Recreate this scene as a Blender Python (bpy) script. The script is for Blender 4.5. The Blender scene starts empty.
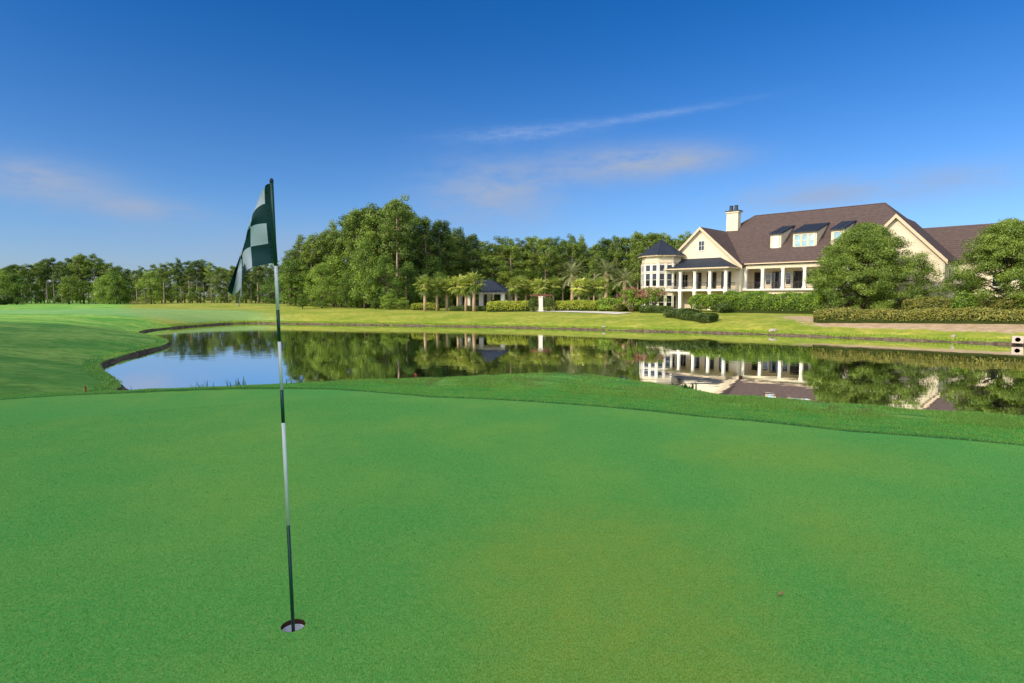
import bpy, math, random
import numpy as np
from mathutils import Vector, Matrix
from mathutils.geometry import delaunay_2d_cdt

sc = bpy.context.scene
col = sc.collection
rng = np.random.default_rng(7)
random.seed(7)
R = math.radians

# ------------------------------------------------------------------ camera
F = 583.0; CAMZ = 1.58; PITCH = math.atan(44.5 / F)
cam = bpy.data.cameras.new('camera')
cam.sensor_width = 36; cam.lens = F * 36 / 1024
cam.clip_start = .05; cam.clip_end = 9000
co = bpy.data.objects.new('camera', cam); col.objects.link(co)
co.location = (0, 0, CAMZ); co.rotation_euler = (math.pi / 2 - PITCH, 0, 0)
sc.camera = co
sc.view_settings.view_transform = 'Standard'; sc.view_settings.look = 'None'
sc.view_settings.exposure = 0
sc.cycles.max_bounces = 8; sc.cycles.transparent_max_bounces = 8

def ray(px, py):
    a = (px - 512) / F; b = -(py - 341.5) / F
    cp, sp = math.cos(PITCH), math.sin(PITCH)
    return np.array([a, cp + b * sp, b * cp - sp])
def on_plane(px, py, z):
    d = ray(px, py); t = (z - CAMZ) / d[2]
    return d[0] * t, d[1] * t
def at_Y(px, Y):                      # ground position on bearing px at depth Y
    return (px - 512) / F * Y, Y
def z_at(py, Y):                      # height seen at row py at depth Y
    return CAMZ + (297 - py) * Y / F

# ------------------------------------------------------------------ object helpers
def tag(o, label=None, cat=None, group=None, kind=None):
    if label: o['label'] = label
    if cat: o['category'] = cat
    if group: o['group'] = group
    if kind: o['kind'] = kind
    return o
def empty(name, loc=(0, 0, 0), rz=0, scale=1):
    o = bpy.data.objects.new(name, None); col.objects.link(o)
    o.location = loc; o.rotation_euler = (0, 0, rz)
    o.scale = (scale,) * 3 if not hasattr(scale, '__len__') else scale
    o.empty_display_size = .2
    return o
def link(name, mesh, parent=None):
    o = bpy.data.objects.new(name, mesh); col.objects.link(o)
    if parent: o.parent = parent
    return o

class MB:
    def __init__(s): s.v = []; s.f = []; s.m = []; s.M = Matrix.Identity(4)
    def add(s, vs, fs, mi=0):
        b = len(s.v)
        s.v += [tuple(s.M @ Vector(p)) for p in vs]
        s.f += [tuple(b + i for i in f) for f in fs]; s.m += [mi] * len(fs)
    def box(s, x0, x1, y0, y1, z0, z1, mi=0):
        vs = [(x, y, z) for z in (z0, z1) for y in (y0, y1) for x in (x0, x1)]
        s.add(vs, [(0, 2, 3, 1), (4, 5, 7, 6), (0, 1, 5, 4), (2, 6, 7, 3), (0, 4, 6, 2), (1, 3, 7, 5)], mi)
    def poly(s, pts, mi=0): s.add(pts, [tuple(range(len(pts)))], mi)
    def slab(s, pts, th, mi=0):       # sheet thickened straight down
        n = len(pts); lo = [(p[0], p[1], p[2] - th) for p in pts]
        s.add(list(pts) + lo, [tuple(range(n)), tuple(range(2 * n - 1, n - 1, -1))] +
              [(i, i + n, (i + 1) % n + n, (i + 1) % n) for i in range(n)], mi)
    def tube(s, pts, rad, n=8, mi=0, caps=True):
        pts = [Vector(p) for p in pts]
        if not hasattr(rad, '__len__'): rad = [rad] * len(pts)
        rings = []
        for i, p in enumerate(pts):
            d = (pts[min(i + 1, len(pts) - 1)] - pts[max(i - 1, 0)]).normalized()
            a = d.cross(Vector((0, 0, 1)) if abs(d.z) < .9 else Vector((1, 0, 0))).normalized(); b = d.cross(a)
            rings.append([tuple(p + rad[i] * (math.cos(t) * a + math.sin(t) * b)) for t in [2 * math.pi * k / n for k in range(n)]])
        vs = sum(rings, []); fs = []
        for i in range(len(pts) - 1):
            for k in range(n):
                k2 = (k + 1) % n
                fs.append((i * n + k, i * n + k2, (i + 1) * n + k2, (i + 1) * n + k))
        if caps: fs += [tuple(range(n - 1, -1, -1)), tuple((len(pts) - 1) * n + k for k in range(n))]
        s.add(vs, fs, mi)
    def cyl(s, x, y, z0, z1, r0, r1=None, n=16, mi=0):
        s.tube([(x, y, z0), (x, y, z1)], [r0, r0 if r1 is None else r1], n, mi)
    def mesh(s, name, mats, smooth=False):
        me = bpy.data.meshes.new(name); me.from_pydata(s.v, [], s.f)
        for m in (mats if isinstance(mats, (list, tuple)) else [mats]): me.materials.append(m)
        me.polygons.foreach_set('material_index', s.m)
        if smooth: me.polygons.foreach_set('use_smooth', [True] * len(s.f))
        me.update(); return me
    def build(s, name, mats, parent=None, smooth=False):
        return link(name, s.mesh(name, mats, smooth), parent)

def np_mesh(name, verts, faces, mats, attrs=None, mi=None, smooth=False):
    me = bpy.data.meshes.new(name)
    verts = np.ascontiguousarray(verts, dtype=np.float32); n, k = faces.shape
    me.vertices.add(len(verts)); me.vertices.foreach_set('co', verts.ravel())
    me.loops.add(n * k); me.loops.foreach_set('vertex_index', np.ascontiguousarray(faces, dtype=np.int32).ravel())
    me.polygons.add(n); me.polygons.foreach_set('loop_start', np.arange(n, dtype=np.int32) * k)
    me.polygons.foreach_set('loop_total', np.full(n, k, dtype=np.int32))
    for m in (mats if isinstance(mats, (list, tuple)) else [mats]): me.materials.append(m)
    if mi is not None: me.polygons.foreach_set('material_index', np.ascontiguousarray(mi, dtype=np.int32))
    me.update(calc_edges=True)
    if smooth: me.polygons.foreach_set('use_smooth', np.ones(n, dtype=bool))
    for an, arr in (attrs or {}).items():
        if arr.ndim == 1:
            a = me.attributes.new(an, 'FLOAT', 'POINT'); a.data.foreach_set('value', arr.astype(np.float32))
        else:
            a = me.attributes.new(an, 'FLOAT_COLOR', 'POINT')
            a.data.foreach_set('color', np.c_[arr, np.ones(len(arr))].astype(np.float32).ravel())
    me.validate(); return me

# ------------------------------------------------------------------ material helpers
class NT:
    def __init__(s, nt): s.nt = nt; s.n = nt.nodes; s.l = nt.links
    def node(s, typ, ins=None, **props):
        nd = s.n.new(typ)
        for k, v in props.items(): setattr(nd, k, v)
        for k, v in (ins or {}).items():
            if isinstance(v, bpy.types.NodeSocket): s.l.new(v, nd.inputs[k])
            else: nd.inputs[k].default_value = v
        return nd
    def math(s, op, a, b=0.0, c=0.0, clamp=False):
        return s.node('ShaderNodeMath', {0: a, 1: b, 2: c}, operation=op, use_clamp=clamp).outputs[0]
    def mix(s, f, a, b, blend='MIX'):
        nd = s.n.new('ShaderNodeMix'); nd.data_type = 'RGBA'; nd.blend_type = blend
        for k, v in ((0, f), (6, a), (7, b)):
            if isinstance(v, bpy.types.NodeSocket): s.l.new(v, nd.inputs[k])
            else: nd.inputs[k].default_value = v if k == 0 else (tuple(v) + (1,))[:4]
        return nd.outputs[2]
    def noise(s, vec, scale, detail=3, rough=.5):
        return s.node('ShaderNodeTexNoise', {'Vector': vec, 'Scale': scale, 'Detail': detail, 'Roughness': rough}).outputs[0]
    def ramp(s, f, lo, hi):
        return s.node('ShaderNodeMapRange', {0: f, 1: lo, 2: hi}, interpolation_type='SMOOTHSTEP').outputs[0]
    def attr(s, name, out='Fac'):
        return s.node('ShaderNodeAttribute', attribute_name=name).outputs[out]
    def mapping(s, vec, scale):
        return s.node('ShaderNodeMapping', {'Vector': vec, 'Scale': scale}).outputs[0]
def new_mat(name):
    m = bpy.data.materials.new(name); m.use_nodes = True
    t = NT(m.node_tree); t.n.clear()
    t.out = t.node('ShaderNodeOutputMaterial')
    return m, t
def pbsdf(t, color, rough=.7, spec=.3, normal=None, metal=0.):
    ins = {'Base Color': color if isinstance(color, bpy.types.NodeSocket) else tuple(color) + (1,), 'Roughness': rough,
           'Specular IOR Level': spec, 'Metallic': metal}
    b = t.node('ShaderNodeBsdfPrincipled', ins)
    if normal is not None: t.l.new(normal, b.inputs['Normal'])
    return b
def simple(name, color, rough=.7, spec=.3, var=.15, nscale=3., metal=0., bump=0., stretch=(1, 1, 1)):
    m, t = new_mat(name)
    tc = t.node('ShaderNodeTexCoord').outputs['Object']
    n = t.noise(t.mapping(tc, stretch), nscale, 5, .6)
    c = t.mix(n, [x * (1 - var) for x in color], [min(1, x * (1 + var)) for x in color])
    nm = None
    if bump: nm = t.node('ShaderNodeBump', {'Height': n, 'Strength': bump, 'Distance': .02}).outputs[0]
    t.l.new(pbsdf(t, c, rough, spec, nm, metal).outputs[0], t.out.inputs[0])
    return m

def leaf_mat(name, dark, light, trans=.3, hue=.55):
    m, t = new_mat(name)
    sh = t.attr('shade'); rnd = t.node('ShaderNodeObjectInfo').outputs['Random']
    f = t.math('ADD', t.math('MULTIPLY', sh, .8), t.math('MULTIPLY', t.math('SUBTRACT', rnd, .5), hue), clamp=True)
    c = t.mix(f, dark, light)
    d = t.node('ShaderNodeBsdfDiffuse', {'Color': c}).outputs[0]
    tr = t.node('ShaderNodeBsdfTranslucent', {'Color': c}).outputs[0]
    g = t.node('ShaderNodeBsdfGlossy', {'Color': (.8, .85, .8, 1), 'Roughness': .45}).outputs[0]
    s1 = t.node('ShaderNodeMixShader', {0: trans, 1: d, 2: tr}).outputs[0]
    s2 = t.node('ShaderNodeMixShader', {0: .03, 1: s1, 2: g}).outputs[0]
    t.l.new(s2, t.out.inputs[0]); return m

M = {}
M['pine'] = leaf_mat('pine needles', (.045, .095, .014), (.32, .415, .06))
M['broad'] = leaf_mat('broad leaves', (.06, .13, .014), (.36, .48, .058))
M['oak'] = leaf_mat('oak leaves', (.06, .115, .014), (.31, .405, .058))
M['hedge'] = leaf_mat('hedge leaves', (.10, .19, .016), (.40, .54, .05))
M['hedge_dark'] = leaf_mat('dark hedge leaves', (.05, .09, .016), (.20, .27, .045))
M['hedge_brown'] = leaf_mat('bronze hedge leaves', (.11, .13, .022), (.33, .31, .06))
M['hedge_gold'] = leaf_mat('golden hedge leaves', (.20, .26, .02), (.58, .62, .07))
M['palm'] = leaf_mat('palm fronds', (.13, .19, .03), (.66, .70, .14))
M['date'] = leaf_mat('date palm fronds', (.13, .16, .06), (.38, .40, .17))
M['bloom'] = leaf_mat('pink blossom', (.30, .09, .08), (.48, .20, .17))
M['reed'] = leaf_mat('reed blades', (.06, .14, .03), (.16, .30, .06))
M['bark'] = simple('pine bark', (.36, .26, .19), .9, .1, .45, 2.5, stretch=(2, 2, .4))
M['bark_dark'] = simple('oak bark', (.09, .07, .055), .9, .1, .4, 4)
M['palm_bark'] = simple('palm trunk', (.50, .35, .23), .9, .1, .35, 3, stretch=(1, 1, 3))
M['stucco'] = simple('cream stucco', (.66, .57, .405), .85, .15, .07, 1.2)
M['trim'] = simple('white painted trim', (.72, .68, .58), .5, .3, .04, 2)
M['fascia'] = simple('tan fascia board', (.55, .43, .28), .6, .3, .08, 2)
M['metal_roof'] = simple('dark slate metal roof', (.020, .027, .040), .6, .25, .25, 2)
M['porch_ceiling'] = simple('porch ceiling', (.5, .44, .33), .8, .2, .05, 1)
M['iron'] = simple('dark iron', (.03, .03, .032), .5, .4, .1, 5)
M['door'] = simple('dark timber', (.07, .045, .03), .5, .4, .2, 5)
M['concrete'] = simple('pale concrete', (.40, .32, .25), .9, .2, .15, 6, bump=.2)
M['pathmat'] = simple('pale path', (.55, .50, .42), .9, .2, .12, 1.5)
M['brownbeam'] = simple('red brown timber', (.22, .09, .06), .7, .2, .2, 4)
M['white'] = simple('white paint', (.82, .82, .80), .4, .4, .03, 8)
M['green_paint'] = simple('dark green paint', (.006, .06, .035), .35, .5, .1, 8)
M['red'] = simple('red paint', (.62, .06, .05), .5, .4, .1, 8)
M['liner'] = simple('white cup liner', (.85, .88, .92), .4, .4, .04, 12)
M['soil'] = simple('dark soil', (.085, .035, .028), .95, .1, .5, 60, bump=.4)
M['rock'] = simple('pale rock', (.36, .31, .24), .9, .2, .3, 8, bump=.5)
M['interior'] = simple('dark interior', (.012, .011, .01), .9, .05, .1, 3)
M['flag_green'] = simple('dark green nylon', (.004, .055, .05), .65, .3, .25, 18)
M['flag_white'] = simple('white nylon', (.64, .72, .75), .7, .25, .07, 14)
M['dashes'] = simple('black stitching', (.01, .02, .02), .7, .2, .2, 18)

def glass_mat(name, tint, fac):
    m, t = new_mat(name)
    d = t.node('ShaderNodeBsdfDiffuse', {'Color': tuple(tint) + (1,)}).outputs[0]
    g = t.node('ShaderNodeBsdfGlossy', {'Color': (.9, .95, 1, 1), 'Roughness': .03}).outputs[0]
    t.l.new(t.node('ShaderNodeMixShader', {0: fac, 1: d, 2: g}).outputs[0], t.out.inputs[0]); return m
M['glass'] = glass_mat('dark window glass', (.012, .014, .016), .06)
M['glass_sky'] = glass_mat('dormer glass with painted sky', (.34, .54, .60), .30)  # pale cyan sky reflection painted into the pane colour
M['dormer_trim'] = simple('tan window trim', (.62, .50, .33), .6, .3, .05, 3)

# shingles: rows by height, broken into tabs by noise
m, t = new_mat('brown shingles')
tc = t.node('ShaderNodeTexCoord').outputs['Object']
n1 = t.noise(t.mapping(tc, (1.6, 1.6, 3.0)), 1.1, 4, .75)
n2 = t.noise(tc, .35, 3, .5)
wv = t.node('ShaderNodeTexWave', {'Vector': tc, 'Scale': .9, 'Distortion': 1.2, 'Detail': 2.0}, wave_type='BANDS', bands_direction='Z').outputs[1]
f = t.math('ADD', t.math('MULTIPLY', t.ramp(n1, .25, .75), .7), t.math('MULTIPLY', wv, .3))
c = t.mix(f, (.052, .036, .031), (.128, .090, .079))
c = t.mix(t.math('MULTIPLY', n2, .5), c, (.082, .057, .05))
t.l.new(pbsdf(t, c, .9, .15).outputs[0], t.out.inputs[0]); M['shingle'] = m

# ------------------------------------------------------------------ terrain
ZW = -2.30
def smooth01(x): x = np.clip(x, 0, 1); return x * x * (3 - 2 * x)
def water_pt(px, py):
    return on_plane(px, py, ZW)
PONDPX = [(128, 391), (112, 382), (101, 372), (100, 367), (118, 360), (145, 353), (171, 346), (166, 341.5), (150, 338), (135, 334.5), (146, 331), (185, 327), (240, 323.0),
          (300, 324), (400, 325.5), (500, 327.2), (570, 329), (640, 331.2), (700, 332.6), (773, 334.8), (850, 338), (950, 342), (1024, 345), (1150, 350), (1300, 356)]
pond = [water_pt(*p) for p in PONDPX] + [(44, 20), (33, 13), (20, 7), (10, 6), (0, 8), (-8, 10), (-13, 16)]
pond = np.array(pond)
def chaikin(P, n, closed=True):
    for _ in range(n):
        Q = np.roll(P, -1, 0); a = .75 * P + .25 * Q; b = .25 * P + .75 * Q
        P = np.stack([a, b], 1).reshape(-1, P.shape[1])
    return P
pondS = chaikin(pond, 2)
def sdist(x, y, P):
    """signed distance to closed polygon, negative inside"""
    x = np.asarray(x, float); y = np.asarray(y, float)
    best = np.full(x.shape, 1e18); ins = np.zeros(x.shape, bool)
    Q = np.roll(P, -1, 0)
    for (ax, ay), (bx, by) in zip(P, Q):
        ex, ey = bx - ax, by - ay; L = ex * ex + ey * ey + 1e-12
        s = np.clip(((x - ax) * ex + (y - ay) * ey) / L, 0, 1)
        best = np.minimum(best, (x - ax - s * ex) ** 2 + (y - ay - s * ey) ** 2)
        if ay != by:
            c = ((ay > y) != (by > y)) & (x < (bx - ax) * (y - ay) / (by - ay) + ax); ins ^= c
    d = np.sqrt(best); return np.where(ins, -d, d)

# putting green edge and crest of the plateau, as bearing -> radius
EDGE = [(-60, 404), (0, 400), (60, 396), (130, 393.5), (240, 389.5), (330, 389.5), (380, 393), (430, 397.5), (560, 404), (700, 417), (850, 432), (1024, 446), (1100, 453)]
CREST = [(-60, 399, 0), (0, 396, 0), (60, 393.5, 0), (130, 391, .02), (240, 386.5, .03), (330, 382.5, .05), (380, 381, .05), (450, 379, .07), (520, 375.5, .13), (565, 374, .16), (600, 377.5, .12),
         (640, 383, .09), (690, 390, .07), (720, 396.5, .03), (800, 402.5, .04), (900, 410.5, .05), (1024, 417.5, .06), (1100, 421, .06)]
e_th, e_r = [], []
for px, py in EDGE:
    x, y = on_plane(px, py, 0); e_th.append(math.atan2(x, y)); e_r.append(math.hypot(x, y))
c_th, c_r, c_z = [], [], []
for px, py, z in CREST:
    x, y = on_plane(px, py, z); c_th.append(math.atan2(x, y)); c_r.append(math.hypot(x, y)); c_z.append(z)
def ext(th, v, end): return [-math.pi, -1.6] + list(th) + [1.6, math.pi], [end[0], end[0]] + list(v) + [end[1], end[1]]
E_TH, E_R = ext(e_th, e_r, (14., 8.)); C_TH, C_R = ext(c_th, c_r, (15., 9.)); _, C_Z = ext(c_th, c_z, (0, .05))
def wob(x, y, s, seed=0):
    r = np.zeros_like(x)
    for k in range(5):
        a = 1.3 * k + seed; f = s * (1 + .37 * k)
        r += np.sin((x * math.cos(a) + y * math.sin(a)) * f + 1.7 * k + seed)
    return r / 5
def edge_d(x, y):
    th = np.arctan2(x, y); r = np.hypot(x, y)
    return np.interp(th, E_TH, E_R) - r
def height(x, y, d=None):
    x = np.asarray(x, float); y = np.asarray(y, float)
    if d is None: d = sdist(x, y, pondS)
    th = np.arctan2(x, y); r = np.hypot(x, y)
    re = np.interp(th, E_TH, E_R); rc = np.interp(th, C_TH, C_R); zc = np.interp(th, C_TH, C_Z)
    near = zc * smooth01((r - re) / np.maximum(rc - re, .05))
    rough = smooth01((r - re) / .4)
    near = near + rough * (.012 * wob(x, y, 5.0, 1) + .012 * wob(x, y, 1.9, 2))
    q = np.maximum(r - rc, 0); near = near - .42 * q * q / (q + 1.0)
    left = smooth01((-x - 8) / 14) * smooth01((75 - y) / 30)
    B = -.43 - .45 * left + .16 * wob(x, y, .09, 3) * smooth01((r - 20) / 20) + .75 * np.exp(-(((x + 62) / 22) ** 2 + ((y - 118) / 12) ** 2)) \
        + .35 * np.exp(-(((x + 50) / 16) ** 2 + ((y - 52) / 9) ** 2))
    far = -2.14 + (B + 2.14) * (1 - np.exp(-np.maximum(d, 0) / 5.5))
    far = np.where(d < .35, -2.14 - np.clip((.35 - d) / .8, 0, 1) * .9 - np.maximum(-d - .45, 0) * .4, far)
    far = np.maximum(far, -4.0)
    k = .22
    h = np.clip(.5 + .5 * (near - far) / k, 0, 1)
    out = far * (1 - h) + near * h + k * h * (1 - h)
    return np.where(near - far > k, near, out)
def H1(x, y): return float(height(np.array([x]), np.array([y]))[0])
def G(px, py):                        # where the sight line of a pixel meets the ground
    d = ray(px, py); ts = np.geomspace(2, 600, 6000)
    hh = height(d[0] * ts, d[1] * ts) - (CAMZ + d[2] * ts)
    i = int(np.argmax(hh > 0)); t_ = ts[i]
    return d[0] * t_, d[1] * t_

HX, HY = on_plane(293.2, 625.5, 0)   # hole
HR = .056

fine = np.radians(np.linspace(-58, 58, 760)); coarse = np.radians(np.linspace(58, 302, 60))[1:-1]
ths = np.r_[fine, coarse]; NT_ = len(ths)
rs = np.r_[np.array([.25, .6]), np.geomspace(1.1, 420, 470), np.geomspace(450, 5000, 14)]
NR = len(rs)
RR, TT = np.meshgrid(rs, ths, indexing='ij')
X = RR * np.sin(TT); Y = RR * np.cos(TT)
D = sdist(X, Y, pondS); Z = height(X, Y, D)
ED = edge_d(X, Y)
# far smooth fairway/green zone on the left, mulch strip on the right bank
FAIR = 1 - np.sqrt(((X + 62) / 30) ** 2 + ((Y - 86) / 13) ** 2) + .12 * wob(X, Y, .2, 5)
def mulch_f(x, y, d): return np.minimum(np.minimum(d - 2.7, 10.5 - d) + .5 * wob(x, y, .8, 4), (x - 30.5) * .35)
MUL = np.where(Y > 30, mulch_f(X, Y, D), -5)
def far_f(x, y): return smooth01((y + .25 * x + .5 * np.maximum(x, 0) - 48) / 26) * smooth01((x + .66 * y) / 16 + .5)
FARL = far_f(X, Y)
# hole patch
near_h = (np.abs(X - HX) < .14) & (np.abs(Y - HY) < .14)
ii, jj = np.nonzero(near_h); i0, i1, j0, j1 = ii.min() - 1, ii.max() + 1, jj.min() - 1, jj.max() + 1
idx = np.arange(NR * NT_).reshape(NR, NT_)
j2 = (np.arange(NT_) + 1) % NT_
quads = np.stack([idx[:-1, :], idx[1:, :], idx[1:, j2], idx[:-1, j2]], -1)
keep = np.ones((NR - 1, NT_), bool); keep[i0:i1, j0:j1] = False
edc = .25 * (ED[:-1] + ED[1:] + ED[:-1][:, j2] + ED[1:][:, j2])
Vt = np.stack([X, Y, Z], -1).reshape(-1, 3)
attrs = dict(edge=ED.ravel(), pond=D.ravel(), fair=FAIR.ravel(), mulch=MUL.ravel(), farl=FARL.ravel())

m, t = new_mat('turf')
tc = t.node('ShaderNodeTexCoord').outputs['Object']
zed = t.node('ShaderNodeSeparateXYZ', {0: tc}).outputs[2]; ed = t.attr('edge'); fr = t.attr('fair'); mu = t.attr('mulch'); fl = t.attr('farl'); pd = t.attr('pond')
nb = t.noise(tc, .55, 3, .55); nm_ = t.noise(tc, 5, 4, .6); nf = t.noise(t.mapping(tc, (1, .5, 1)), 34, 6, .85); nff = t.noise(t.mapping(tc, (1, .45, 1)), 150, 3, .85)
# mown green
g = t.mix(t.ramp(nb, .35, .68), (.11, .46, .085), (.26, .53, .085))
for (bx_, by_), rx_, ry_, am in ((on_plane(610, 575, 0), 1.05, 1.5, .75), (on_plane(640, 680, 0), .9, .6, .6), (on_plane(870, 560, 0), .45, 1.2, .45), (on_plane(800, 455, 0), 1.6, .8, .35)):  # lighter patches of sunlight, painted into the turf colour
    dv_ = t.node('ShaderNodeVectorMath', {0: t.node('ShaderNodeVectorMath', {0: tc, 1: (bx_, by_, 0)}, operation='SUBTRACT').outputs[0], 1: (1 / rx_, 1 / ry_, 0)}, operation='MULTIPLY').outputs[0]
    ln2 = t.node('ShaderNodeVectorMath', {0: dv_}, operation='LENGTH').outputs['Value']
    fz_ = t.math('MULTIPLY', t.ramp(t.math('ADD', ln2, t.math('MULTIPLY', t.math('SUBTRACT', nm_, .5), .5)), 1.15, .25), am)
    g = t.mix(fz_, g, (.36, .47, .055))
g = t.mix(t.math('MULTIPLY', t.ramp(nm_, .35, .75), .35), g, (.08, .40, .075))
g = t.mix(t.math('MULTIPLY', t.ramp(nf, .42, .60), .6), g, (.30, .55, .11))
g = t.mix(t.math('MULTIPLY', t.ramp(nff, .44, .60), .70), g, (.05, .25, .035))
g = t.mix(t.math('MULTIPLY', t.ramp(t.noise(tc, 95, 2, .8), .60, .70), .45), g, (.30, .25, .10))
# collar and rough
nr1 = t.noise(tc, 1.3, 4, .65); nr2 = t.noise(t.mapping(tc, (1, 1, .4)), 16, 5, .75)
r_ = t.mix(t.ramp(nr1, .35, .7), (.10, .37, .05), (.25, .48, .08))
r_ = t.mix(t.math('MULTIPLY', t.ramp(nr2, .40, .72), .45), r_, (.13, .24, .04))
stv = t.node('ShaderNodeCombineXYZ', {0: t.math('MULTIPLY', t.node('ShaderNodeSeparateXYZ', {0: tc}).outputs[0], .5), 1: t.math('MULTIPLY', ed, 5.5)}).outputs[0]
stk = t.noise(stv, 1.6, 5, .7)
r_ = t.mix(t.math('MULTIPLY', t.ramp(stk, .47, .60), .75), r_, (.065, .18, .028))
r_ = t.mix(t.math('MULTIPLY', t.ramp(stk, .46, .34), .55), r_, (.34, .40, .11))
colr = t.mix(t.ramp(nr2, .3, .8), (.075, .33, .05), (.15, .42, .06))
colr = t.mix(t.math('MULTIPLY', t.ramp(stk, .45, .62), .6), colr, (.055, .21, .035))
# far lawn
nl1 = t.noise(t.mapping(tc, (1, 1.6, 1)), .16, 4, .6); nl2 = t.noise(t.mapping(tc, (1, 1, 1)), 1.4, 5, .7)
lawn = t.mix(t.ramp(nl1, .3, .7), (.19, .25, .025), (.37, .345, .055))
lawn = t.mix(t.math('MULTIPLY', t.ramp(nl2, .38, .62), .65), lawn, (.125, .19, .02))
lawn = t.mix(t.math('MULTIPLY', t.ramp(t.noise(t.mapping(tc, (.6, 1.4, 1)), .45, 6, .75), .52, .68), .55), lawn, (.44, .40, .11))
mid = t.mix(t.ramp(nl1, .35, .65), (.10, .30, .04), (.28, .45, .08))
mid = t.mix(t.math('MULTIPLY', t.ramp(nl2, .42, .62), .6), mid, (.07, .20, .025))
mid = t.mix(t.math('MULTIPLY', t.ramp(t.noise(t.mapping(tc, (.5, 1, 1)), .5, 5, .7), .55, .72), .5), mid, (.28, .31, .07))
fairc = t.mix(t.ramp(nl2, .3, .7), (.13, .30, .10), (.20, .36, .14))
c = t.mix(t.ramp(t.math('ADD', fl, t.math('MULTIPLY', t.math('SUBTRACT', nl1, .5), .5)), .25, .75), mid, lawn)
c = t.mix(t.math('MULTIPLY', t.ramp(fr, -.1, .25), .6), c, fairc)
c = t.mix(t.ramp(ed, -6., -3.), c, r_)
c = t.mix(t.ramp(ed, -.95, -.85), c, colr)
step_shadow = t.math('MULTIPLY', t.ramp(t.math('ADD', ed, t.math('MULTIPLY', t.math('SUBTRACT', nr2, .5), .10)), -.17, -.09), t.math('SUBTRACT', 1.0, t.ramp(ed, -.03, .0)))
c = t.mix(t.ramp(ed, -.02, .02), c, g)
c = t.mix(t.math('MULTIPLY', step_shadow, .75), c, (.035, .11, .02))  # shadow of the mowing step along the edge, painted as a dark line
# pine straw
mc = t.mix(t.ramp(nl2, .3, .75), (.32, .225, .125), (.50, .375, .24))
c = t.mix(t.ramp(t.math('ADD', mu, t.math('MULTIPLY', t.math('SUBTRACT', nl2, .5), 2.2)), -.1, .5), c, mc)
c = t.mix(t.math('MULTIPLY', t.ramp(pd, .5, .25), t.ramp(zed, -1.7, -1.95)), c, (.06, .05, .03))
hsum = t.math('ADD', t.math('MULTIPLY', nf, .5), nff)
b1 = t.node('ShaderNodeBump', {'Height': hsum, 'Strength': .25, 'Distance': .003}).outputs[0]
b2 = t.node('ShaderNodeBump', {'Height': nl2, 'Strength': .5, 'Distance': .10, 'Normal': b1}).outputs[0]
nn = t.node('ShaderNodeMix', {0: t.ramp(ed, -.5, 0), 4: b2, 5: b1}, data_type='VECTOR').outputs[1]
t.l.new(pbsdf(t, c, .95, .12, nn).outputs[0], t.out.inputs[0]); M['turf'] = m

def split_mesh(name, mask, extra=None):
    q = quads[mask]; used = np.unique(q); remap = np.full(NR * NT_, -1); remap[used] = np.arange(len(used))
    me = np_mesh(name, Vt[used], remap[q], M['turf'], {k: v[used] for k, v in attrs.items()}, smooth=True)
    return link(name, me)
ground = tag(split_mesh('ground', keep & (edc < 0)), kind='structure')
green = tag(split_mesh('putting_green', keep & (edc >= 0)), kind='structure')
# the ring of turf around the cup: constrained triangulation with a round hole
loop = [idx[i0, j] for j in range(j0, j1 + 1)] + [idx[i, j1] for i in range(i0 + 1, i1 + 1)] + \
       [idx[i1, j] for j in range(j1 - 1, j0 - 1, -1)] + [idx[i, j0] for i in range(i1 - 1, i0, -1)]
pts = [Vector(Vt[k][:2]) for k in loop]; nb_ = len(pts)
NC = 64
circ = [Vector((HX + HR * math.cos(2 * math.pi * k / NC), HY + HR * math.sin(2 * math.pi * k / NC))) for k in range(NC)]
allp = pts + circ
edges = [(k, (k + 1) % nb_) for k in range(nb_)] + [(nb_ + k, nb_ + (k + 1) % NC) for k in range(NC)]
cv, ce, cf, *_ = delaunay_2d_cdt(allp, edges, [list(range(nb_))], 1, 1e-7)
tri = [f_ for f_ in cf if math.hypot(sum(cv[k][0] for k in f_) / len(f_) - HX, sum(cv[k][1] for k in f_) / len(f_) - HY) > HR * .985]
tri = np.array([(f_[0], f_[k], f_[k + 1]) for f_ in tri for k in range(1, len(f_) - 1)])
pv = np.array([(p[0], p[1], 0) for p in cv]); pv[:, 2] = height(pv[:, 0], pv[:, 1])
a_ = np.cross(pv[tri[:, 1]] - pv[tri[:, 0]], pv[tri[:, 2]] - pv[tri[:, 0]])[:, 2]
tri[a_ < 0] = tri[a_ < 0][:, ::-1]
pe = edge_d(pv[:, 0], pv[:, 1]); o1 = np.ones(len(pv))
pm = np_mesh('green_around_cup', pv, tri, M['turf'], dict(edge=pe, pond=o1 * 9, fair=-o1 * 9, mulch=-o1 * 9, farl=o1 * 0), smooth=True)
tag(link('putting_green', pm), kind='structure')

# water
m, t = new_mat('pond water')
tc = t.node('ShaderNodeTexCoord').outputs['Object']
n1 = t.noise(t.mapping(tc, (.35, 1.0, 1)), 1.6, 2, .5); n2 = t.noise(tc, .06, 2, .5)
bp = t.node('ShaderNodeBump', {'Height': n1, 'Strength': t.math('MULTIPLY_ADD', t.ramp(n2, .35, .65), .03, .014), 'Distance': .12}).outputs[0]
dif = t.node('ShaderNodeBsdfDiffuse', {'Color': (.018, .028, .016, 1)}).outputs[0]
gl = t.node('ShaderNodeBsdfGlossy', {'Color': (.94, .96, .97, 1), 'Roughness': .012, 'Normal': bp}).outputs[0]
fz = t.node('ShaderNodeFresnel', {'IOR': 1.45}).outputs[0]
t.l.new(t.node('ShaderNodeMixShader', {0: t.math('MULTIPLY_ADD', fz, .42, .56, clamp=True), 1: dif, 2: gl}).outputs[0], t.out.inputs[0]); M['water'] = m
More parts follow.
